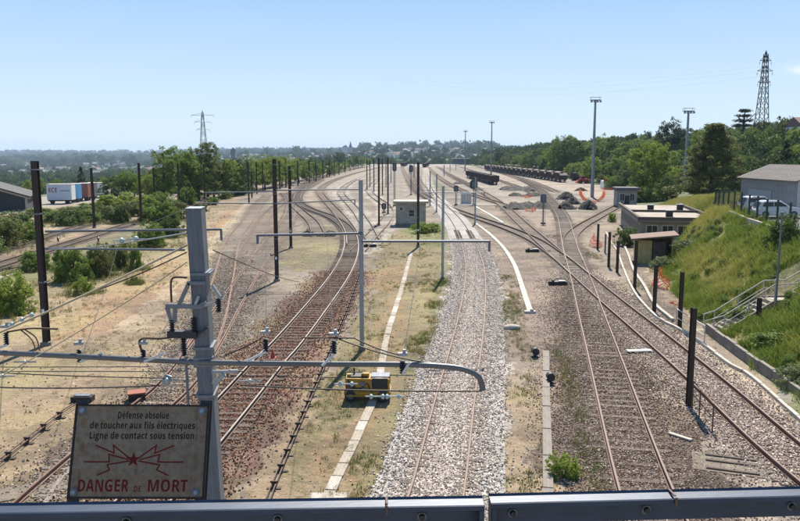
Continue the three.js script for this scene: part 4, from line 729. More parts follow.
{ // metal sided shed above the bank
  const t = thing('metal_shed', 'grey metal sided shed with shallow gabled roof above the bank', 'shed', [34.6, land(36, -70) - .1, -65.5]), len = 11, half = 3.0, e = 2.95, ridge = 4.15;
  const side = new THREE.MeshStandardMaterial({ color: new THREE.Color().setRGB(.30, .30, .31), roughness: .6, metalness: .2, map: mottled }), rib = [], base = t.position.y;
  mesh('wall', [boxUp(.08, e, len, .04, 0, -len / 2), boxUp(.08, e, len, half * 2 - .04, 0, -len / 2), boxUp(half * 2, e, .08, half, 0, -len + .04)], side, t);
  for (let i = 0; i < 34; i++) rib.push(boxUp(.04, e - .1, .10, -.02, .03, -.2 - i * .32)); mesh('cladding_ribs', rib, side, t);
  const gable = prism([[0, 0], [half * 2, 0], [half * 2, e], [half, ridge], [0, e]], .08).translate(0, 0, .04); mesh('gable_wall', gable, plaster([.56, .54, .50]), t);
  const roofM = new THREE.MeshStandardMaterial({ color: new THREE.Color().setRGB(.21, .185, .165), roughness: .95, map: again(mottled, 3, 3), bumpMap: grain, bumpScale: .03 });
  for (const s of [-1, 1]) { const L = Math.hypot(half + .3, ridge - e + .12), g = box(L, .08, len + .7).rotateZ(-s * Math.atan2(ridge - e, half)).translate(half + s * (half + .3) / 2, (e + ridge) / 2 + .03, -len / 2); const r = mesh('roof', g, roofM, t); const rr = []; for (let i = 0; i < 22; i++) rr.push(box(L, .035, .07).rotateZ(-s * Math.atan2(ridge - e, half)).translate(half + s * (half + .3) / 2, (e + ridge) / 2 + .085, .1 - i * .52)); mesh('corrugation', rr, roofM, r); }
  windowOn(t, 1.6, 1.9, .1, .8, .6); mesh('door', boxUp(1.8, 2.2, .06, 3.6, 0, .1), M.galvDark, t);
}
{ const t = thing('low_shed', 'low shed with pale flat roof behind the green fence', 'shed', [33.6, land(34, -84) - .2, -84]); mesh('wall', boxUp(6.4, 1.75, 3.2), M.concreteDark, t); mesh('roof', boxUp(7.0, .16, 3.9, 0, 1.752, 0), M.concreteWhite, t); }
{ // banner clad container by the far right curve
  const b = G(609, 189), t = thing('site_cabin', 'white site cabin with red top band and blue panel', 'cabin', b, -.08); mesh('body', boxUp(3.1, 2.3, 5, 0, 0, -2.5), M.whitePaint, t); mesh('red_band', boxUp(3.2, .7, .06, 0, 2.0, .05), M.red, t); mesh('blue_panel', boxUp(2.2, 1.0, .04, .1, .8, .04), new THREE.MeshStandardMaterial({ color: new THREE.Color().setRGB(.14, .25, .45), roughness: .6 }), t); mesh('frame_post', boxUp(.2, 3.6, .2, 1.9, 0, 0), M.yellow, t); }
{ const b = G(585, 177), t = thing('container', 'blue container behind the red loader', 'container', b, .1), bm = new THREE.MeshStandardMaterial({ color: new THREE.Color().setRGB(.035, .07, .2), roughness: .6 }); mesh('body', boxUp(5.2, 1.5, 2.4, 0, .6, 0), bm, t); mesh('skid', boxUp(5, .6, 2), M.black, t); mesh('ribs', Array.from({ length: 12 }, (_, i) => boxUp(.08, 1.4, .06, -2.4 + i * .43, .65, 1.22)), bm, t); }
{ const b = G(583, 183.5), t = thing('loader', 'red wheel loader parked by the end of the wagon row', 'loader', b, .1); mesh('body', [boxUp(2.8, 1.1, 1.5, 0, .5, 0), boxUp(1.2, .7, 1.2, 1.9, .6, 0)], M.red, t); mesh('cab', boxUp(1.1, 1.0, 1.3, -.3, 1.6, 0), M.red, t); mesh('cab_glass', boxUp(.9, .6, 1.34, -.3, 1.8, 0), M.winDark, t); mesh('bucket', prism([[0, 0], [1, 0], [1, .9], [.7, .9]], 1.8).translate(-2.7, .2, 0), M.red, t); for (const x of [-1, 1.2]) for (const z of [-.8, .8]) { const w = mesh('wheel', new THREE.CylinderGeometry(.5, .5, .4, 14).rotateX(Math.PI / 2), M.black, t); w.position.set(x, .5, z); } }
// ------------------------------------------------------------------ left: warehouse and trailers
{
  const t = thing('dark_warehouse', 'dark clad warehouse with pale trimmed gable at the left edge', 'warehouse', [-75, -1.2, -134], .35), dk = new THREE.MeshStandardMaterial({ color: new THREE.Color().setRGB(.04, .04, .038), roughness: .8, map: mottled });
  const w = 17, e = 3.6, r = 6.4, len = 14;
  mesh('wall', prism([[-w / 2, 0], [w / 2, 0], [w / 2, e], [0, r], [-w / 2, e]], len), dk, t);
  for (const s of [-1, 1]) { const L = Math.hypot(w / 2 + .6, r - e + .3); mesh('roof', box(L, .2, len + 1).rotateZ(-s * Math.atan2(r - e, w / 2)).translate(s * (w / 4 + .15), (e + r) / 2 + .12, 0), dk, t); mesh('gable_trim', box(L, .45, .12).rotateZ(-s * Math.atan2(r - e, w / 2)).translate(s * (w / 4 + .15), (e + r) / 2 - .1, len / 2 + .1), M.concrete, t); mesh('corner_trim', boxUp(.4, e, .12, s * (w / 2 - .2), 0, len / 2 + .1), M.concrete, t); }
  mesh('loading_door', boxUp(3.4, 3, .1, -2.5, 0, len / 2 + .06), M.winDark, t);
}
function trailer(u, v, w, h, m, label, text) {
  const b = G(u, v), t = thing('box_trailer', label, 'trailer', b, .12, 'trailers beside the dark warehouse'); b.y = 0;
  mesh('body', boxUp(w, h, 2.5, 0, .8, -1.2), m, t); mesh('chassis', boxUp(w * .95, .25, 2.2, 0, .54, -1.2), M.black, t); mesh('top_rail', boxUp(w + .04, .14, 2.54, 0, .8 + h, -1.2), M.concreteWhite, t);
  for (const x of [-w * .3, w * .3]) { const wh = mesh('wheel', new THREE.CylinderGeometry(.45, .45, .3, 14).rotateX(Math.PI / 2), M.black, t); wh.position.set(x, .45, -.2); }
  if (text) { const tex = canvasTexture(512, 256, (g, W, H) => { g.fillStyle = '#c9ccd2'; g.fillRect(0, 0, W, H); g.fillStyle = '#8e2a3c'; g.font = 'bold 118px sans-serif'; g.fillText(text, 14, 128); g.fillStyle = '#5a6a90'; for (let i = 0; i < 9; i++) g.fillRect(270 + i * 25, 88, 18, 22); }); mesh('side_lettering', new THREE.PlaneGeometry(w * .92, h * .9).translate(0, .8 + h / 2, .058), new THREE.MeshStandardMaterial({ map: tex, roughness: .6 }), t); }
}
trailer(60, 204, 4.7, 3.0, M.whitePaint, 'white trailer with red ECE lettering beside the warehouse', 'ECE');
trailer(75, 202.5, 1.5, 2.9, new THREE.MeshStandardMaterial({ color: new THREE.Color().setRGB(.07, .25, .48), roughness: .6 }), 'narrow blue trailer between white and rust ones');
trailer(83.5, 201, 2.0, 2.8, new THREE.MeshStandardMaterial({ color: new THREE.Color().setRGB(.25, .09, .06), roughness: .7 }), 'rust red trailer beside the blue one');
trailer(91, 200, 1.6, 2.8, M.slate, 'dark grey trailer beside the rust red one');
trailer(98, 198, 3.0, 2.5, M.whitePaint, 'plain white trailer farthest from the warehouse');

// ------------------------------------------------------------------ cars and the green fence on top of the bank
function car(x, z, turn, paint, label) {
  const t = thing('parked_car', label, 'car', [x, land(x, z) + .02, z], turn, 'cars parked by the metal shed'), L = 3.9; t.scale.setScalar(.93);
  const low = new THREE.Shape(); [[-1.95, .32], [-1.92, .62], [-1.72, .86], [-1.0, .93], [.85, .95], [1.62, .84], [1.93, .62], [1.95, .32], [1.55, .28], [1.5, .52], [1.2, .66], [.9, .52], [.85, .25], [-.85, .25], [-.9, .52], [-1.2, .66], [-1.5, .52], [-1.55, .28]].forEach((p, i) => i ? low.lineTo(...p) : low.moveTo(...p));
  mesh('body', new THREE.ExtrudeGeometry(low, { depth: 1.52, bevelEnabled: true, bevelSize: .05, bevelThickness: .06, bevelSegments: 2 }).translate(0, 0, -.76), paint, t);
  const cab = new THREE.Shape(); [[-1.78, .9], [-1.5, 1.36], [-1.05, 1.47], [.1, 1.47], [.95, .93]].forEach((p, i) => i ? cab.lineTo(...p) : cab.moveTo(...p));
  mesh('cabin', new THREE.ExtrudeGeometry(cab, { depth: 1.28, bevelEnabled: true, bevelSize: .03, bevelThickness: .06, bevelSegments: 2 }).translate(0, 0, -.64), paint, t);
  for (const s of [-1, 1]) { for (const w of [[[-1.5, .98], [-1.32, 1.32], [-.55, 1.38], [-.55, .98]], [[-.48, .98], [-.48, 1.38], [.06, 1.38], [.72, .98]]]) mesh('side_window', prism(w, .012).translate(0, 0, s * .712), M.winDark, t); }
  mesh('windscreen', box(1.0, .012, 1.2).rotateZ(-.57).translate(.56, 1.225, 0), M.winDark, t); mesh('rear_window', box(.5, .012, 1.16).rotateZ(1.02).translate(-1.70, 1.16, 0), M.winDark, t);
  const ty = new THREE.TorusGeometry(.235, .085, 8, 20), ri = new THREE.CylinderGeometry(.18, .18, .1, 12).rotateX(Math.PI / 2);
  for (const wx of [-1.2, 1.2]) for (const s of [-1, 1]) { const w = mesh('wheel', ty, M.black, t); w.position.set(wx, .31, s * .73); mesh('rim', ri, M.galv, w); }
  for (const s of [-1, 1]) { mesh('headlight', box(.14, .14, .32, 1.88, .68, s * .58), M.glassIns, t); mesh('tail_light', box(.06, .28, .2, -1.93, .78, s * .66), M.red, t); mesh('mirror', box(.16, .12, .14, .62, .98, s * .86), paint, t); }
}
const silver = new THREE.MeshPhysicalMaterial({ color: new THREE.Color().setRGB(.52, .55, .58), roughness: .35, metalness: .3, clearcoat: 1 }), white = new THREE.MeshPhysicalMaterial({ color: new THREE.Color().setRGB(.72, .74, .76), roughness: .35, clearcoat: 1 });
car(31.0, -61.8, -.06, white, 'white hatchback nearer the green fence, side on'); car(31.9, -66.6, .05, silver, 'silver hatchback half hidden behind the white car');
{
  const line = [[25, -38], [25.6, -45], [26.5, -52], [27.4, -57], [28.2, -61], [29.2, -66], [30.4, -71], [31.8, -76], [34, -81], [37, -85]].map(p => V(p[0], 0, p[1])), path = resample(line, .5, .5);
  const t = thing('mesh_fence', 'dark green mesh fence along the top of the bank', 'fence'), posts = headings(path, 2.5, 100);
  posts.forEach(([p, a], i) => { const y = land(p.x, p.z); mesh('post', boxUp(.11, 2.05, .11), M.fenceGreen, t).position.set(p.x, y, p.z);
    if (i + 1 < posts.length) { const q = posts[i + 1][0], yq = land(q.x, q.z), g = []; for (let k = 1; k < 26; k++) { const s = k / 26; g.push(boxUp(.007, 1.75, .007, lerp(p.x, q.x, s), lerp(y, yq, s) + .08, lerp(p.z, q.z, s))); } for (let k = 0; k < 9; k++) g.push(beam(V(p.x, y + .1 + k * .215, p.z), V(q.x, yq + .1 + k * .215, q.z), .007, .008)); mesh('mesh_panel', g, M.fenceGreen, t); } });
  const kerb = path.map(p => { const q = p.clone(); q.x -= .3; q.y = land(q.x, q.z) + .1; return q; });
  const kt = thing('kerb', 'pale concrete edge under the green fence', 'kerb'); for (let i = 0; i + 4 < kerb.length; i += 4) mesh('kerbstone', beam(kerb[i], kerb[i + 4].clone().lerp(kerb[i], .02), .22, .42), M.concrete, kt);
}
{ // graffiti on the shed is paint: flat strokes on the cladding
  const tex = canvasTexture(512, 256, (g, W, H) => { g.fillStyle = '#8d9095'; g.fillRect(0, 0, W, H); g.lineWidth = 9; g.strokeStyle = '#cfd4da'; const r = rng(4); for (let i = 0; i < 9; i++) { g.strokeStyle = i % 2 ? '#c5cbd3' : '#74809a'; g.beginPath(); g.moveTo(30 + i * 50, 180 + r() * 40); g.bezierCurveTo(20 + i * 50 + r() * 50, 40 + r() * 60, 70 + i * 50, 60 + r() * 50, 60 + i * 50 + r() * 40, 200); g.stroke(); } });
  const s = scene.getObjectByName('metal_shed'); mesh('graffiti', new THREE.PlaneGeometry(4.6, 1.7).rotateY(-Math.PI / 2).translate(-.046, 1.05, -6.8), new THREE.MeshStandardMaterial({ map: tex, roughness: .7 }), s);
}
// ------------------------------------------------------------------ wagons
const bogieGeo = merge([boxUp(2.4, .35, .12, 0, .35, .95), boxUp(2.4, .35, .12, 0, .35, -.95), ...[-.8, .8].flatMap(x => [-.75, .75].map(z => new THREE.CylinderGeometry(.44, .44, .12, 14).rotateX(Math.PI / 2).translate(x, .46, z))), ...[-.8, .8].map(x => box(.14, .14, 1.7, x, .46, 0))]);
function openWagon() { const L = 12.6, ribs = []; for (let i = 0; i < 10; i++) for (const s of [-1, 1]) ribs.push(boxUp(.12, 1.75, .1, -L / 2 + .4 + i * (L - .8) / 9, 1.2, s * 1.42)); return { parts: [['body', [boxUp(L, 1.8, .08, 0, 1.2, 1.35), boxUp(L, 1.8, .08, 0, 1.2, -1.35), boxUp(.08, 1.8, 2.62, L / 2 - .04, 1.2, 0), boxUp(.08, 1.8, 2.62, -L / 2 + .04, 1.2, 0), boxUp(L - .2, .1, 2.6, 0, 1.2, 0)], M.wagonBrown], ['ribs', ribs, M.wagonBrown], ['load', [new THREE.SphereGeometry(1, 12, 6).scale(L * .46, .5, 1.2).translate(0, 2.6, 0)], M.soot], ['underframe', [boxUp(L + .6, .3, 2.2, 0, .88, 0), boxUp(.5, .3, .3, L / 2 + .5, .9, 0)], M.black]], bogies: [-4.2, 4.2] }; }
function hopperWagon() { const L = 12.2, sec = [[-L / 2, 2.5], [-L / 2 + 1.6, 3.3], [L / 2 - 1.6, 3.3], [L / 2, 2.5], [L / 2 - .5, 1.9], [L / 2 - 2.2, 1.1], [-L / 2 + 2.2, 1.1], [-L / 2 + .5, 1.9]], ribs = []; for (let i = 0; i < 8; i++) for (const s of [-1, 1]) ribs.push(boxUp(.12, 1.5, .08, -4.2 + i * 1.2, 1.5, s * 1.42)); return { parts: [['hopper', [prism(sec, 2.7)], M.wagonBrown], ['ribs', ribs, M.wagonBrown], ['roof', [new THREE.CylinderGeometry(1.5, 1.5, L - 3.4, 14, 1, false, 0, Math.PI).rotateX(Math.PI / 2).rotateZ(0).rotateY(Math.PI / 2).scale(1, .3, .86).translate(0, 3.28, 0)], M.wagonGrey], ['underframe', [boxUp(L + .6, .28, 2.1, 0, .84, 0), boxUp(.08, 1.5, 2.4, L / 2 + .1, 1, 0), boxUp(.08, 1.5, 2.4, -L / 2 - .1, 1, 0)], M.black]], bogies: [-4, 4] }; }
const kinds = { open_wagon: openWagon(), hopper_wagon: hopperWagon() };
for (const k in kinds) kinds[k].parts = kinds[k].parts.map(([n, g, m]) => [n, merge(g), m]);
function wagon(kind, pos, turn, label, group) { const t = thing(kind, label, 'wagon', pos, turn, group); for (const [n, g, m] of kinds[kind].parts) { const q = mesh(n, g, m, t); if (n === 'ribs') q.userData.kind = 'stuff'; } for (const x of kinds[kind].bogies) mesh('bogie', bogieGeo, M.black, t).position.x = x; return t; }
function wagonRow(kind, a, b, pitch, label, group) { const d = b.clone().sub(a), n = Math.floor(d.length() / pitch), dir = d.clone().normalize(), turn = Math.atan2(-dir.z, dir.x); for (let i = 0; i < n; i++) wagon(kind, a.clone().addScaledVector(dir, pitch * (i + .5)), turn, label(i), group); }
wagonRow('open_wagon', G(495, 185.2), G(466, 176.8), 13.6, i => i === 0 ? 'open brown wagon at the near end of the short wagon row' : `open brown wagon, ${ordinal[i]} in the short row from its near end`, 'short row of open wagons');
wagonRow('hopper_wagon', G(564, 182.5), G(484, 170), 13.2, i => i === 0 ? 'dark hopper wagon at the near end of the long row' : `dark hopper wagon, ${ordinal[i]} in the long row from its near end`, 'long row of dark hopper wagons');
wagonRow('hopper_wagon', G(562, 176.2), G(500, 169), 13.2, i => `hopper wagon in the row behind the long wagon row, ${ordinal[i]} from its near end`, 'rear row of hopper wagons');
wagonRow('open_wagon', G(576, 181), G(573.5, 179.6), 13.6, i => 'brown wagon beside the red loader', null);
wagonRow('open_wagon', G(424, 167.5), G(429, 164.5), 13.6, i => `far open wagon in the dark row left of the sidings, ${ordinal[i]} from its near end`, 'far dark row of wagons');
wagonRow('open_wagon', G(402, 166.5), G(408, 164.2), 13.6, i => `far open wagon in the row behind the dark signals, ${ordinal[i]} from its near end`, 'far row of wagons behind the signals');
// ------------------------------------------------------------------ heaps, netting
function heap(u, v, w, h, d, seed, label, m = M.soot, peaks = 1) {
  const t = thing('spoil_heap', label, 'heap', G(u, v), 0, 'spoil heaps in the yard'), g = new THREE.PlaneGeometry(w, d, 44, 34).rotateX(-Math.PI / 2), p = g.attributes.position, r = rng(seed), c = Array.from({ length: peaks }, (_, i) => [(peaks > 1 ? (i / (peaks - 1) - .5) * w * .62 : 0) + (r() - .5) * .3, (r() - .5) * d * .3, .75 + r() * .3]);
  for (let i = 0; i < p.count; i++) { const x = p.getX(i), z = p.getZ(i); let y = 0; for (const q of c) { const e = Math.hypot((x - q[0]) / (w / (peaks > 1 ? 2.2 + peaks * .35 : 2)), (z - q[1]) / (d / 2)); const ee = e * (.82 + .4 * N(x * 1.3 + seed * 3, z * 1.3, 11)); y = Math.max(y, q[2] * h * (1 - Math.sqrt(ee * ee + .02))); } y += y > .02 ? ((N(x + seed, z, 6) - .5) * .5 + (N(x, z + seed, 1.7) - .5) * .16) * Math.min(1, y * 3) : 0; p.setY(i, y - .05); }
  g.computeVertexNormals(); mesh('mound', g, m, t);
  const lumps = []; for (let i = 0; i < 60; i++) { const x = (r() - .5) * w * .9, z = (r() - .5) * d * .9; let y = 0; for (const q of c) y = Math.max(y, q[2] * h * (1 - Math.hypot((x - q[0]) / (w / (peaks > 1 ? 2.2 + peaks * .35 : 2)), (z - q[1]) / (d / 2)))); const s = .04 + r() * .09; lumps.push(new THREE.IcosahedronGeometry(s, 0).rotateX(r() * 3).translate(x, y, z)); }
  mesh('lumps', lumps, m, t).userData.kind = 'stuff';
}
mat('rubble', [.055, .05, .042], 1, 0, { map: mottled, bumpMap: grain, bumpScale: .08 });
heap(567, 199.5, 5.2, 2.3, 4.5, 1, 'tall black heap left of the floodlight tower'); heap(577, 209, 6.2, 2.2, 5, 2, 'wide black heap in front of the floodlight tower', M.soot, 2); heap(571, 204, 4.4, 1.9, 4, 8, 'black heap between the tall and the wide black heaps'); heap(581, 191, 4.0, 1.2, 3, 3, 'low black heap behind the floodlight tower');
heap(517, 190, 9, 1.6, 14, 4, 'farther long rubble heap by the open wagons', M.rubble, 3); heap(524, 196, 7, 1.2, 5, 14, 'small rubble heap between the two long ones', M.rubble, 2); heap(527, 208, 8.2, 1.6, 9, 5, 'nearer long rubble heap beside the signal', M.rubble, 3); heap(464, 184, 7, .9, 8, 6, 'low rubble heap left of the open wagons', M.rubble, 2);
heap(319, 236, 4.0, .8, 2, 7, 'small dark rubble heap on turf by the curve', M.rubble, 2);
function netting(list, h, label, seed, flop = .3) { // crumpled plastic barrier: strands with open cells
  const path = resample(ground2(list), .25, .25), r = rng(seed), n = path.length, rows = Math.max(3, Math.round(h / .19)), g = [], P3 = [];
  for (let i = 0; i < n; i++) { P3.push([]); const droop = .25 + .9 * N(i * 5 + seed * 7, seed, 60); for (let j = 0; j <= rows; j++) { const k = j / rows; P3[i].push(V(path[i].x + (N(i * 2, j * 3 + seed, 31) - .5) * flop * 2, Math.max(.02, h * k * droop + (r() - .5) * .05), path[i].z + (N(i * 2 + 9, j * 3 + seed, 27) - .5) * flop * 2)); } }
  const t = thing('barrier_netting', label, 'netting'); for (let j = 0; j <= rows; j++) { const w = []; for (let i = 1; i < n; i++) w.push(beam(P3[i - 1][j], P3[i][j], .012, .035)); mesh('strand', w, M.orange, t); } const v = []; for (let i = 0; i < n; i++) for (let j = 1; j <= rows; j++) v.push(bar(P3[i][j - 1], P3[i][j], .014, 4)); mesh('cross_strands', v, M.orange, t);
}
netting([[655, 285], [660, 288], [667, 291]], 1.5, 'crumpled orange netting leaning at the foot of the bank', 1, .5); netting([[672, 303], [680, 305], [688, 304]], .35, 'flat orange netting lying on the path', 2);
netting([[592, 246], [596, 248], [600, 247]], 1.5, 'orange netting bundled beside the first path post', 3, .5);
netting([[580, 191], [581, 196], [585, 201]], .75, 'orange netting left of the floodlight tower foot', 4, .5); netting([[586, 202.5], [592, 204], [597, 203]], .7, 'orange netting in front of the floodlight tower foot', 14, .6); netting([[599, 201], [603, 198], [604, 193]], .75, 'orange netting right of the floodlight tower foot', 24, .5); netting([[601, 189], [608, 190.5], [616, 188]], .8, 'orange netting below the white site cabin', 5); netting([[522, 197], [527, 198], [531, 196.5]], .7, 'orange netting on the small rubble heap', 6, .4); netting([[526, 211], [531, 212], [535, 210]], .7, 'orange netting on the nearer rubble heap', 7, .4);

// ------------------------------------------------------------------ vegetation
function leafMat(key, rgb) { const m = new THREE.MeshPhysicalMaterial({ color: new THREE.Color().setRGB(...rgb), roughness: .8, side: THREE.DoubleSide, transmission: .45, thickness: 0, specularIntensity: .3 }); m.name = key; return m; }
const leaves = { dark: leafMat('leaf_dark', [.10, .145, .034]), mid: leafMat('leaf_mid', [.165, .23, .042]), bright: leafMat('leaf_bright', [.24, .30, .05]), olive: leafMat('leaf_olive', [.155, .17, .052]), conifer: leafMat('leaf_conifer', [.032, .052, .024]), pale: leafMat('leaf_pale', [.16, .19, .08]) };
function leafCloud(seed, clumps, per, size, shape) { // leaf-sized faces gathered in clumps through the crown
  const r = rng(seed), pos = [], nor = [];
  const dir = () => { const z = r() * 2 - 1, a = r() * 6.283, s = Math.sqrt(1 - z * z); return V(s * Math.cos(a), z, s * Math.sin(a)); };
  for (let c = 0; c < clumps; c++) {
    const [ctr, rad] = shape(r, c / clumps);
    for (let i = 0; i < per; i++) {
      const d = dir(), k = Math.pow(r(), .4), p = ctr.clone().add(d.clone().multiplyScalar(rad * k).multiply(V(1, .8, 1)));
      const n = dir().add(d.multiplyScalar(.7)).add(V(0, .35, 0)).normalize(), a = dir().cross(n).normalize(), b = n.clone().cross(a), s = size * (.6 + r() * .8);
      const q = [a.clone().multiplyScalar(-s), b.clone().multiplyScalar(-s * .55), a.clone().multiplyScalar(s), b.clone().multiplyScalar(s * .55)].map(v => v.add(p));
      for (const v of [q[0], q[1], q[2], q[0], q[2], q[3]]) { pos.push(v.x, v.y, v.z); nor.push(n.x, n.y, n.z); }
    }
  }
  const g = new THREE.BufferGeometry(); g.setAttribute('position', new THREE.Float32BufferAttribute(pos, 3)); g.setAttribute('normal', new THREE.Float32BufferAttribute(nor, 3)); return g;
}
// all crowns are for a tree one metre tall and scaled up
function lumpy(seed, n, lo, hi, wide, lump, sub) { // a crown of uneven boughs, each a cluster of leaf clumps
  const r = rng(seed), L = Array.from({ length: n }, (_, i) => { const h = lo + (hi - lo) * (i + r()) / n, k = (h - lo) / (hi - lo), w = wide * Math.sqrt(Math.max(0, 1 - Math.pow(k * 1.55 - .62, 2))) * (.55 + .55 * r()), a = i * 2.4 + r() * 1.2; return [V(Math.cos(a) * w, h, Math.sin(a) * w), lump * (.65 + .7 * r())]; });
  return q => { const [c, R0] = L[q() * n | 0], z = q() * 2 - 1, a = q() * 6.283, e = R0 * Math.pow(q(), .45), t = Math.sqrt(1 - z * z); return [V(c.x + Math.cos(a) * t * e, c.y + z * e * .8, c.z + Math.sin(a) * t * e), sub * (.6 + .8 * q())]; };
}
const tallS = (r) => { const a = r() * 6.283, e = Math.pow(r(), .6), h = .16 + r() * .78, w = .20 * Math.pow(Math.sin(Math.PI * clamp((h - .05) / 1.0)), .7); return [V(Math.cos(a) * w * e, h, Math.sin(a) * w * e), .06 + r() * .05]; };
const coniferS = (r) => { const a = r() * 6.283, h = .12 + Math.pow(r(), 1.3) * .86, w = .24 * (1 - h) * (.6 + .4 * r()) + .01; return [V(Math.cos(a) * w, h, Math.sin(a) * w), .03 + .05 * (1 - h)]; };
const pineS = (r) => { const tier = (r() * 7 | 0) / 7, h = .25 + tier * .7, a = r() * 6.283, w = (.22 * (1 - tier * .75)) * r(); return [V(Math.cos(a) * w, h, Math.sin(a) * w), .035 + .02 * r()]; };
const bushS = (r) => { const a = r() * 6.283, e = Math.pow(r(), .6), h = r(), w = .62 * Math.sqrt(Math.max(0, 1 - h * h * .85)); return [V(Math.cos(a) * w * e, h * .75 + .08, Math.sin(a) * w * e), .16 + r() * .1]; };
const crowns = { round: [0, 1, 2, 3].map(i => leafCloud(100 + i, 170, 46, .0145, lumpy(11 + i, 15, .20, .84, .26, .165, .06))), tall: [0, 1, 2].map(i => leafCloud(200 + i, 160, 46, .0135, lumpy(31 + i, 17, .10, .88, .13, .12, .05))), conifer: [0, 1].map(i => leafCloud(300 + i, 150, 32, .013, coniferS)), pine: [0].map(i => leafCloud(400 + i, 90, 40, .011, pineS)), bush: [0, 1, 2].map(i => leafCloud(500 + i, 110, 46, .038, lumpy(51 + i, 11, .08, .70, .46, .38, .13))), big: [leafCloud(600, 420, 74, .0105, lumpy(71, 26, .20, .88, .32, .145, .044)), leafCloud(601, 460, 74, .0105, r => { const h = .06 + Math.pow(r(), 1.25) * .86, a = r() * 6.283, w = (.44 * Math.pow(Math.max(0, 1 - h * 1.04), .7) + .012) * Math.pow(r(), .35) * (.8 + .25 * Math.sin(h * 38 + a * 2)); return [V(Math.cos(a) * w, h, Math.sin(a) * w), .03 + .03 * r()]; })], bigBush: [0, 1].map(i => leafCloud(700 + i, 220, 60, .027, lumpy(81 + i, 15, .06, .74, .50, .33, .10))) };
function trunkGeo(seed, tall) { const r = rng(seed), g = [], up = tall ? .75 : .5; g.push(new THREE.CylinderGeometry(.012, .026, up, 7).translate(0, up / 2, 0)); for (let i = 0; i < 7; i++) { const y = .2 + r() * (up - .22), a = r() * 6.283, L = .16 + r() * .16; g.push(bar(V(0, y, 0), V(Math.cos(a) * L * .8, y + L * .7, Math.sin(a) * L * .8), .007, 5)); } return merge(g); }
const trunks = { round: trunkGeo(1), tall: trunkGeo(2, true), conifer: trunkGeo(3, true), pine: trunkGeo(4, true), big: trunkGeo(5) };
let treeN = 0;
const tone = { dark: 'dark green', mid: 'mid green', bright: 'light green', olive: 'olive green', pale: 'pale green', conifer: 'very dark' };
function tree(kind, leaf, x, z, h, label, group, wide = 1, y, variant) {
  const t = thing(kind === 'conifer' || kind === 'pine' ? 'conifer' : 'leafy_tree', label, 'tree', [x, (y ?? land(x, z)) - .1, z], (treeN * 2.399) % 6.283, group); t.scale.set(h * wide, h, h * wide);
  mesh('trunk', trunks[kind], M.bark, t); const c = crowns[kind]; mesh('crown', c[variant ?? treeN % c.length], leaves[leaf], t); treeN++; return t;
}
const bushStem = merge([0, 1, 2, 3, 4].map(i => bar(V(0, 0, 0), V(Math.cos(i * 1.3) * .4, .5 + (i % 3) * .12, Math.sin(i * 1.3) * .4), .016, 5)));
function bush(x, z, r, h, leaf, label, group, big, y) { const t = thing('bush', label, 'bush', [x, (y ?? land(x, z)) - .05, z], treeN * 1.7, group); t.scale.set(r, h, r); mesh('stems', bushStem, M.bark, t); const c = big ? crowns.bigBush : crowns.bush; mesh('foliage', c[treeN++ % c.length], leaves[leaf], t); return t; }
const atPx = (u, v) => { const p = G(u, v); return [p.x, p.z]; };
// near bushes on the waste ground at left
[[8, 313, 2.5, 2.6, 'bright', 'broad bright green bush at the left edge of the waste ground', 1], [72, 281, 2.3, 3.1, 'mid', 'large round bush just right of the rusty bush mast', 1], [100, 276, 1.9, 2.8, 'olive', 'olive bush beside the large round bush', 1], [120, 268, 1.7, 2.4, 'olive', 'looser olive bush farther along the bush line', 0], [136, 270, .8, 2.6, 'mid', 'narrow upright shrub at the end of the bush line', 0], [83, 294, 1.1, 1.3, 'bright', 'small bright bush in front of the large round bush', 0], [135, 284, .5, .7, 'mid', 'tiny shrub alone on the sandy ground', 0], [36, 270, 2.0, 1.9, 'mid', 'low bush left of the rusty bush mast', 1], [152, 247, 2.4, 2.8, 'mid', 'dark bush behind the glass insulators', 1], [170, 237, 2.3, 2.6, 'dark', 'dark bush left of the grey column top', 1]].forEach(([u, v, r, h, l, n, b]) => bush(...atPx(u, v), r, h, l, n, 'bushes on the waste ground', b));
// scrub between path and main line
[[5, 247, 3.4, 3.6, 'olive'], [-25, 255, 3.6, 3.6, 'mid'], [25, 240, 3, 2.4, 'mid'], [56, 222, 3.2, 2.0, 'mid'], [70, 225, 3.2, 2.5, 'dark'], [88, 222, 3.4, 2.2, 'mid'], [103, 219, 3.2, 2.4, 'olive'], [119, 223, 2.3, 3.0, 'dark'], [132, 216, 3, 2.6, 'olive'], [110, 209, 4, 3.0, 'bright'], [126, 206, 4, 2.8, 'bright'], [145, 209, 4, 3, 'bright'], [153, 222, 3, 2.8, 'mid'], [165, 221, 3.2, 3.4, 'mid'], [178, 219, 3, 3.0, 'olive'], [187, 205, 3, 4, 'mid'], [162, 207, 3.5, 3, 'mid'], [92, 208, 4, 1.2, 'mid'], [72, 212, 4, 1.2, 'dark'], [200, 212, 2.2, 1.8, 'olive'], [212, 205, 2.2, 1.8, 'mid'], [40, 214, 4, 1.2, 'mid'], [15, 226, 4, 2.2, 'dark'], [-10, 232, 4, 2.4, 'mid'], [225, 199, 2.5, 2.2, 'mid'], [240, 195, 2.5, 2.2, 'dark']].forEach(([u, v, r, h, l], i) => bush(...atPx(u, v), r, h, l, `${tone[l]} scrub bush ${v > 215 ? 'on the near side of' : 'beyond'} the left main line`, 'scrub bushes beside the main line', i % 2));
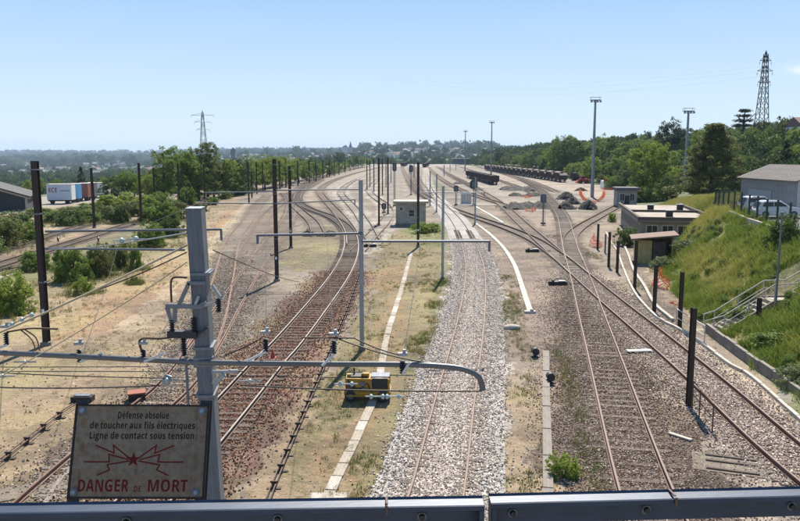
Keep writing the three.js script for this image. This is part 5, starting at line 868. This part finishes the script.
// tree row behind the main line
[[165, 203, 150, 'tall', 'mid', 1.1], [179, 201, 143, 'round', 'mid', 1.0], [189, 200, 151, 'tall', 'mid', 1.2], [199, 200, 160, 'tall', 'bright', 1.2], [208, 199, 141, 'tall', 'olive', 1.0], [214, 197, 156, 'tall', 'mid', 1.2], [223, 197, 157, 'tall', 'mid', 1.3], [231, 196, 158, 'tall', 'bright', 1.3], [239, 195, 157, 'tall', 'dark', 1.3], [247, 193, 158, 'tall', 'mid', 1.3], [256, 191, 155, 'round', 'bright', 1], [265, 190, 153, 'round', 'bright', 1], [273, 188, 155, 'round', 'mid', 1], [282, 187, 154, 'round', 'bright', 1], [291, 185, 155, 'round', 'bright', 1], [299, 183, 157, 'round', 'mid', 1.1], [307, 181, 160, 'tall', 'mid', 1.3], [314, 180, 160, 'round', 'mid', 1.1], [320, 178, 161, 'round', 'mid', 1.1], [327, 177, 160, 'round', 'dark', 1.2], [333, 175, 162, 'round', 'bright', 1.2], [338, 173, 161, 'round', 'mid', 1.2], [344, 171, 161, 'round', 'bright', 1.2], [350, 169, 158, 'round', 'mid', 1.2], [356, 168, 155, 'round', 'dark', 1.2], [362, 167, 156, 'round', 'bright', 1.2], [369, 166, 158, 'round', 'bright', 1.2]].forEach(([u, vb, vt, k, l, w], i) => { const p = G(u, vb), h = P(u, vt, -p.z).y * 1.06; tree(k, l, p.x, p.z, h, i === 4 ? 'tallest slim tree of the row under the pale pylon' : i === 1 ? 'broad leafy tree at the near end of the tree row' : `leafy tree in the row behind the main line, ${ordinal[i]} from its near end`, 'trees in the row behind the main line', w, 0); });
[[112, 200, 172, 'round', 'dark'], [124, 199, 168, 'round', 'mid'], [135, 199, 170, 'round', 'mid'], [148, 201, 166, 'round', 'bright'], [158, 200, 172, 'round', 'mid'], [82, 192, 166, 'conifer', 'conifer'], [105, 197, 175, 'round', 'mid'], [60, 190, 177, 'round', 'mid'], [40, 190, 176, 'round', 'bright'], [28, 190, 178, 'round', 'bright']].forEach(([u, vb, vt, k, l], i) => { const p = G(u, vb), h = P(u, vt, -p.z).y; tree(k, l, p.x, p.z, h, k === 'conifer' ? 'dark narrow conifer behind the white trailers' : `round leafy tree beyond the trailers, ${ordinal[i]} of its clump`, 'trees beyond the trailers', 1.15, 0); });
// right: specimen trees
tree('big', 'bright', 52.5, -158, 13.2, 'broad bright green tree beside the long low building', null, 1.05, 0, 0);
tree('big', 'olive', 50.5, -122, 12.4, 'dark spreading tree behind the low pale roofed shed', null, 1.35, 3.0, 1);
tree('big', 'mid', 58, -142, 11, 'darker tree just behind the dark spreading tree', null, .95, 4, 0);
{ const px = (u, vt, d, k, l, n, w = 1, g) => { const q = P(u, vt, d), y = land(q.x, q.z); tree(k, l, q.x, q.z, q.y - y + .3, n, g, w); };
  px(745, 104, 235, 'pine', 'conifer', 'tall ragged pine left of the hilltop pylon', 1.5); px(787, 141, 130, 'conifer', 'conifer', 'dark pointed conifer behind the metal shed', 1.1); px(674, 114, 260, 'round', 'conifer', 'dark rounded tree on the skyline left of the second tower', 1);
  px(668, 172, 128, 'round', 'dark', 'shaded tree low beside the spreading tree', 1.2);
  const r = rng(17); const list = [];
  for (const [u, vt, d, k, l, w] of [[632, 135, 260, 'round', 'mid', 1.2], [617, 132, 300, 'round', 'dark', 1.2], [603, 131, 320, 'round', 'mid', 1.2], [588, 139, 330, 'round', 'mid', 1.2], [572, 133, 330, 'round', 'dark', 1.1], [567, 131, 340, 'round', 'mid', 1.1], [558, 141, 350, 'round', 'mid', 1.2], [548, 146, 380, 'round', 'mid', 1.2], [538, 146, 420, 'round', 'dark', 1.1], [528, 151, 430, 'round', 'mid', 1.2], [518, 153, 470, 'round', 'mid', 1.2], [510, 153, 520, 'round', 'dark', 1.2], [500, 150, 560, 'round', 'conifer', 1.1], [490, 152, 600, 'round', 'mid', 1.2], [647, 134, 280, 'round', 'mid', 1.2], [660, 133, 280, 'round', 'bright', 1.2], [690, 130, 260, 'round', 'dark', 1.1], [702, 128, 240, 'round', 'mid', 1.1], [718, 130, 235, 'round', 'mid', 1.2], [732, 128, 230, 'round', 'mid', 1.1], [752, 125, 225, 'round', 'mid', 1.1], [762, 118, 240, 'round', 'olive', 1.1], [774, 122, 215, 'round', 'mid', 1.1], [786, 117, 210, 'round', 'olive', 1.1], [797, 126, 190, 'round', 'bright', 1.2], [733, 147, 165, 'round', 'dark', 1.1], [748, 152, 160, 'round', 'mid', 1.1], [765, 155, 150, 'round', 'olive', 1.1], [778, 145, 165, 'round', 'mid', 1.1], [796, 143, 140, 'round', 'bright', 1.2], [808, 138, 140, 'round', 'bright', 1.2], [725, 158, 145, 'round', 'mid', 1.1], [742, 140, 190, 'round', 'dark', 1.1]]) px(u, vt, d, k, l, `${tone[l]} tree on the upper wooded hillside at right`, w, 'trees on the upper hillside');
  // lower front of the wood
  for (let i = 0; i < 70; i++) { const d = 165 + Math.pow(r(), 1.2) * 430, z = -d, x = toe(z) + 3 + r() * 26; const l = ['mid', 'dark', 'mid', 'bright', 'olive'][r() * 5 | 0]; tree('round', l, x, z, 5 + r() * 5.5, `${tone[l]} tree on the lower front of the wooded hillside`, 'trees on the lower hillside', 1.1 + r() * .3); }
  for (let i = 0; i < 46; i++) { const d = 150 + Math.pow(r(), 1.3) * 420, z = -d, x = toe(z) + .5 + r() * 8; const l = ['olive', 'pale', 'mid', 'bright'][r() * 4 | 0]; bush(x, z, 2 + r() * 2.2, 1.8 + r() * 2, l, `${tone[l]} bush along the foot of the wooded hillside`, 'bushes along the foot of the hillside', 0); }
}
[[564, 476, .75, .8, 'bright', 'small green weed bush beside the edging strip'], [421, 233, 1.9, 1.5, 'bright', 'bright green bush in front of the concrete hut'], [433, 232, 1.7, 1.3, 'bright', 'second bright bush right of the concrete hut'], [612, 222, 1.0, 1.6, 'bright', 'light green bush at the corner of the long low building'], [628, 246, 2.0, 2.2, 'dark', 'dark bush under the windows of the long low building'], [662, 262, 1.7, 1.6, 'mid', 'bush beside the yellow lean-to shed'], [623, 236, .7, .9, 'mid', 'small weed bush beside the path posts']].forEach(([u, v, r, h, l, n]) => bush(...atPx(u, v), r, h, l, n, null, 0));
{ const at = (u, v, d) => { const p = P(u, v, d); return [p.x, p.z]; }; [[785, 268, 47, 1.8, 2.2, 'dark', 'dark round bush on the bank above the stairway'], [742, 310, 41, 1.5, .9, 'mid', 'low leafy bush under the stairway'], [775, 345, 35, 1.6, .8, 'mid', 'low leafy bush above the low wall'], [798, 380, 30, 1.3, .8, 'pale', 'pale leafy bush at the right edge above the low wall'], [665, 240, 62, 1.9, 1.2, 'pale', 'pale weeds on the left shoulder of the bank'], [690, 232, 64, 2.0, 1.1, 'pale', 'pale weeds higher on the bank shoulder']].forEach(([u, v, d, r, h, l, n]) => bush(...at(u, v, d), r, h, l, n, null, 0)); }

// grass, weeds and loose stones: uncountable
function instanced(name, geo, m, list, label, category) { const im = new THREE.InstancedMesh(geo, m, list.length), o = new THREE.Object3D(), c = new THREE.Color(); im.name = numbered(name); im.castShadow = im.receiveShadow = true; list.forEach((q, i) => { o.position.set(q[0], q[1], q[2]); o.rotation.set(q[4], q[5], q[6]); if (q[3].length) o.scale.set(...q[3]); else o.scale.setScalar(q[3]); o.updateMatrix(); im.setMatrixAt(i, o.matrix); im.setColorAt(i, q[7].isColor ? q[7] : c.set(q[7])); }); tag(im, label, category, null, 'stuff'); scene.add(im); return im; }
function tuft(seed, blades, spread) { const r = rng(seed), pos = []; for (let i = 0; i < blades; i++) { const a = r() * 6.283, b = r() * 6.283, q = r() * spread, x = Math.cos(b) * q, z = Math.sin(b) * q, h = .6 + r() * .5, l = .2 + r() * .5, w = .035 + r() * .03, dx = Math.cos(a), dz = Math.sin(a); const m = [x + dx * l * .35, h * .6, z + dz * l * .35], tp = [x + dx * l, h, z + dz * l]; pos.push(x - dz * w, 0, z + dx * w, x + dz * w, 0, z - dx * w, ...m, ...m, x - dz * w * .6 + dx * l * .2, h * .4, z + dx * w * .6 + dz * l * .2, ...tp); } const g = new THREE.BufferGeometry(); g.setAttribute('position', new THREE.Float32BufferAttribute(pos, 3)); g.computeVertexNormals(); return g; }
const grassMat = new THREE.MeshPhysicalMaterial({ color: 0xffffff, roughness: .9, side: THREE.DoubleSide, transmission: .3, thickness: 0, specularIntensity: .2 });
{
  const r = rng(21), list = [], C = (a, b, t) => new THREE.Color().setRGB(...[0, 1, 2].map(i => lerp(a[i], b[i], t)));
  for (let i = 0; i < 95000; i++) { // the bank
    const d = 24 + Math.pow(r(), 1.3) * 100, z = -d, s = Math.pow(r(), .9) * 12.5, x = toe(z) + .1 + s; if (d > 85 && s > 10) continue;
    if (d > 39.3 && d < 41.9 && x < 25.5) continue;
    const y = land(x, z), n = N(x, z, 13), m = N(x + 5, z, 31), lump = N(x, z, 5.3); if (n * .3 + m * .3 + lump * .4 + r() * .30 < .52 || (s > 7.4 && d < 74)) continue;
    const dry = smooth(.30, .56, m + (r() - .5) * .26) * smooth(.6, 2.5, s);
    list.push([x, y - .03, z, (.14 + r() * .30) * (.45 + lump * 1.7), (r() - .5) * .9, r() * 6.28, (r() - .5) * .9, C([.165, .23, .034], [.50, .42, .14], clamp(dry * .55 + r() * .4 - .1))]);
  }
  const weed = [], wc = [[.13, .19, .036], [.18, .24, .06], [.21, .25, .11]];
  for (let i = 0; i < 900; i++) { const d = 25 + Math.pow(r(), 1.2) * 60, z = -d, s = .2 + r() * 7.4, x = toe(z) + s; if (d > 39 && d < 42.2) continue; if (N(x, z, 19) * .6 + N(x + 7, z, 6) * .4 < .50 && r() < .85) continue; const q = .18 + r() * .38; weed.push([x, land(x, z) - .04, z, [q, q * (.6 + r() * .8), q], 0, r() * 6.28, 0, new THREE.Color().setRGB(...wc[r() * 3 | 0])]); }
  instanced('bank_weeds', crowns.bush[1], grassMat, weed, 'leafy weeds growing in clumps through the bank grass', 'weeds');
  instanced('bank_grass', tuft(3, 9, .55), grassMat, list, 'long mixed green and dry grass covering the bank', 'grass');
  const w = [], strips = [[T.D.path, -2.5, .7, 60], [T.D.path, -2.4, .5, 60], [T.D.path, 2.6, .6, 60], [T.D.path, 4.6, .35, 40], [T.A.path, 4.2, 2.2, 95], [T.D.path, -4.6, 1.6, 95], [T.F.path, 3.6, .8, 90], [T.E.path, -5.2, .5, 50], [T.B.path, -7, 4.5, 90], [T.BL.path, -8, 5, 120], [T.L1.path, 5.5, 2.5, 150], [T.A.path, 7.2, 1.2, 60]];
  for (const [path, off, width, depth] of strips) for (const [p, a] of headings(path, .25, depth)) for (let k = 0; k < 5; k++) { const l = off + (r() + r() - 1) * width * 1.4, x = p.x + l * Math.cos(a) + (r() - .5) * .3, z = p.z - l * Math.sin(a) + (r() - .5) * .3; if (N(x, z, 17) * .6 + N(x, z, 4.1) * .4 + r() * .12 < .56) continue; w.push([x, 0, z, [.16 + r() * .18, .06 + r() * .16, .16 + r() * .18], 0, r() * 6.28, 0, C([.10, .14, .025], [.30, .235, .095], clamp(N(x + 3, z, 9) * 1.5 - .3 + (r() - .5) * .4))]); }
  for (const b of scene.children.filter(o => o.userData.category === 'bush' && o.position.z > -110 && o.position.x < 0)) for (let k = 0; k < 130; k++) { const a = r() * 6.283, q = b.scale.x * (.4 + r() * 1.1); w.push([b.position.x + Math.cos(a) * q, 0, b.position.z + Math.sin(a) * q, [.2 + r() * .25, .15 + r() * .35, .2 + r() * .25], 0, r() * 6.28, 0, C([.10, .15, .028], [.26, .22, .09], r())]); }
  instanced('weeds', tuft(8, 10, .9), grassMat, w, 'low weeds and dry turf between the tracks', 'weeds');
}
{
  const g = new THREE.IcosahedronGeometry(1, 0), p = g.attributes.position, map = {}, r = rng(2); for (let i = 0; i < p.count; i++) { const k = [p.getX(i), p.getY(i), p.getZ(i)].map(v => v.toFixed(2)).join(); const s = map[k] ??= .7 + r() * .55; p.setXYZ(i, p.getX(i) * s, p.getY(i) * s, p.getZ(i) * s); } g.computeVertexNormals();
  const sm = new THREE.MeshStandardMaterial({ color: 0xffffff, roughness: .95, flatShading: true });
  const cache = {}; const list = stones.all.p.map(([x, y, z, s, a, b, c, pal]) => { const hex = pal[a * pal.length | 0]; return [x, y, z, [s * (.8 + b * .6), s * (.6 + c * .4), s * (.8 + a * .5)], a * 6, b * 6, c * 6, cache[hex] ??= new THREE.Color(hex).multiply(new THREE.Color().setRGB(1.08, .985, .86))]; });
  console.log('stones', list.length);
  instanced('ballast_gravel', g, sm, list, 'loose ballast stones between and beside the rails', 'gravel');
  const q = rng(66), lit = []; const pal = ['#a08a76', '#b3a08a', '#8a7666', '#c7b8a4', '#7a685a'].map(c => new THREE.Color(c));
  for (let i = 0; i < 34000; i++) { const d = 19 + Math.pow(q(), 1.4) * 62, x = (q() - .5) * 46, z = -d; if (x > toe(z) - .5) continue; const s = .009 + Math.pow(q(), 4) * .03; lit.push([x, s * .2 + .01, z, [s * 1.2, s * .45, s * 1.3], q() * 6, q() * 6, q() * 6, pal[q() * 5 | 0]]); }
  instanced('loose_stones', g, sm, lit, 'small loose stones scattered over the yard ground', 'stones');
}
// ------------------------------------------------------------------ far woods and town
{
  const clump = leafCloud(900, 100, 30, .042, lumpy(91, 9, .15, .75, .45, .40, .15)), r = rng(31), C = (a, b, t) => new THREE.Color().setRGB(...[0, 1, 2].map(i => lerp(a[i], b[i], t)));
  const wm = new THREE.MeshStandardMaterial({ color: 0xffffff, roughness: .9, side: THREE.DoubleSide });
  const hill = [], valley = [], town = [], far = [];
  const put = (L, x, z, s, dark) => L.push([x, land(x, z) - s * .12, z, [s, s * (.8 + r() * .6), s], 0, r() * 6.28, 0, C([.06, .09, .021], dark ? [.10, .14, .035] : [.21, .26, .06], r())]);
  for (let i = 0; i < 2600; i++) { const d = 150 + Math.pow(r(), 1.3) * 900, z = -d, x = toe(z) + 8 + r() * 150; if (d < 190 && x < 75) continue; put(hill, x, z, 3 + r() * 3.5, r() < .4); }
  for (let i = 0; i < 900; i++) { const d = 85 + r() * 75, z = -d, x = 62 + r() * 70; put(hill, x, z, 2 + r() * 2.6, r() < .5); }
  instanced('hillside_undergrowth', clump, wm, hill, 'dense green undergrowth covering the right hillside', 'undergrowth');
  for (let i = 0; i < 5200; i++) { const d = 230 + Math.pow(r(), 1.4) * 2300, a = -.66 + r() * .62, x = a * d, z = -d; if (x > leftEdge(z) - 12 - 45 * (1 - smooth(230, 500, d)) && d < 900) continue; if (N(x, z, 700) < .36 && d > 400) continue; put(valley, x, z, 3.5 + r() * 4 + d * .0012, r() < .5); }
  for (const [p, a] of headings(T.L2.path, .7, 520)) { if (-p.z < 190) continue; for (let k = 0; k < 2; k++) { const l = -8.5 - r() * 13, x = p.x + l * Math.cos(a), z = p.z - l * Math.sin(a); put(valley, x, z, 1.4 + r() * 2.0, r() < .6); } }
  instanced('valley_woods', clump, wm, valley, 'woods filling the valley on the left', 'woods');
  for (let i = 0; i < 5200; i++) { const d = 760 + Math.pow(r(), .9) * 2300, a = -.34 + r() * .72, x = a * d, z = -d; if (x > leftEdge(z) && x < toe(z) && d < 950) continue; if (N(x, z, 500) < .44) continue; put(town, x, z, 5 + r() * 5 + d * .0016, r() < .6); }
  instanced('town_woods', clump, wm, town, 'trees scattered through the town on the hill', 'trees');
  for (let i = 0; i < 5200; i++) { const d = 2600 + Math.pow(r(), .8) * 5200, a = -.72 + r() * .85, x = a * d, z = -d; if (N(x, z, 2600) < .40) continue; put(far, x, z, 14 + r() * 16 + d * .002, r() < .6); }
  instanced('far_woods', clump, wm, far, 'distant blue woods on the far ridges', 'woods');
  // houses one can count
  const walls = [[.62, .58, .52], [.55, .52, .47], [.66, .64, .60], [.45, .40, .34]].map(c => new THREE.MeshStandardMaterial({ color: new THREE.Color().setRGB(...c), roughness: .9 })), roofs = [M.slate, M.slate, M.roofTile, new THREE.MeshStandardMaterial({ color: new THREE.Color().setRGB(.16, .145, .14), roughness: .9 })];
  const wg = boxUp(1, 1, 1), rg = prism([[-.55, 0], [.55, 0], [0, .5]], 1.08).translate(0, 1, 0); let n = 0;
  const house = (x, z, w, h, d, group, label) => { const t = thing('house', label, 'house', [x, land(x, z) - .5, z], r() * 3.14, group); t.scale.set(w, h, d); mesh('wall', wg, walls[r() * 4 | 0], t); mesh('roof', rg, roofs[r() * 4 | 0], t); };
  for (let i = 0; i < 290; i++) { const d = 1350 + Math.pow(r(), .8) * 1650, a = -.21 + r() * .40, x = a * d, z = -d; house(x, z, 8 + r() * 7, 5 + r() * 4, 8 + r() * 9, 'houses of the town on the hill', 'small house of the hazy town on the hill ahead'); }
  for (let i = 0; i < 60; i++) { const d = 1100 + r() * 2400, a = -.60 + r() * .38, x = a * d, z = -d; house(x, z, 10 + r() * 8, 6 + r() * 4, 10 + r() * 10, 'houses in the left valley', 'small house in the wooded valley at left'); }
  const bld = (u, vTop, d, w, dp, m, label) => { const q = P(u, vTop, d), y = land(q.x, q.z), t = thing('tower_block', label, 'building', [q.x, y - 1, q.z], .2); mesh('wall', boxUp(w, q.y - y + 1, dp), m, t); mesh('roof', boxUp(w * .5, 2.5, dp * .5, 0, q.y - y + 1.01, 0), M.slate, t); };
  bld(463, 143, 2300, 16, 14, walls[3], 'tall block of flats on the town skyline'); bld(439, 144.5, 2300, 20, 12, walls[3], 'wider block of flats left of the tall one'); bld(233, 149, 1500, 9, 9, M.slate, 'dark water tower above the tree row'); bld(345, 147, 2200, 18, 12, walls[1], 'church nave below the spire on the skyline');
  { const q = P(350.5, 141, 2200), y = land(q.x, q.z), h = q.y - y, t = thing('church_spire', 'church tower with pointed spire on the town skyline', 'church', [q.x, y, q.z]); mesh('tower', boxUp(8, h * .6, 8), walls[3], t); mesh('spire', new THREE.ConeGeometry(5, h * .42, 8).translate(0, h * .6 + h * .2, 0), M.slate, t); }
  { const a = G(452, 164), t = thing('station_canopy', 'long pale roofed shed at the far end of the sidings', 'shed', a); mesh('roof', boxUp(20, .8, 12, 10, 5.5, 0), M.concreteWhite, t); mesh('wall', boxUp(19, 5.4, 10, 10, 0, -1), M.slate, t); }
  { const q = P(799, 121, 205), y = land(q.x, q.z), t = thing('house', 'house with red brown roof at the right edge above the trees', 'house', [q.x + 3, y, q.z]); mesh('wall', boxUp(9, q.y - y - 1.6, 8), walls[0], t); mesh('roof', prism([[-5.2, 0], [5.2, 0], [0, 2.6]], 9).rotateY(Math.PI / 2).translate(0, q.y - y - 1.6, 0), M.roofTile, t); }
  { const a = P(732, 150, 175), b = P(764, 155, 160); a.y = land(a.x, a.z); b.y = land(b.x, b.z); const t = thing('hill_wall', 'pale low wall crossing the wooded hill', 'wall'); for (let i = 0; i < 8; i++) mesh('panel', beam(a.clone().lerp(b, i / 8).add(V(0, .4, 0)), a.clone().lerp(b, (i + .97) / 8).add(V(0, .4, 0)), .2, .9), M.concreteWhite, t); }
}
scene.traverse(o => { if (o.isMesh) o.castShadow = o.receiveShadow = true; });
renderer.render(scene, camera);
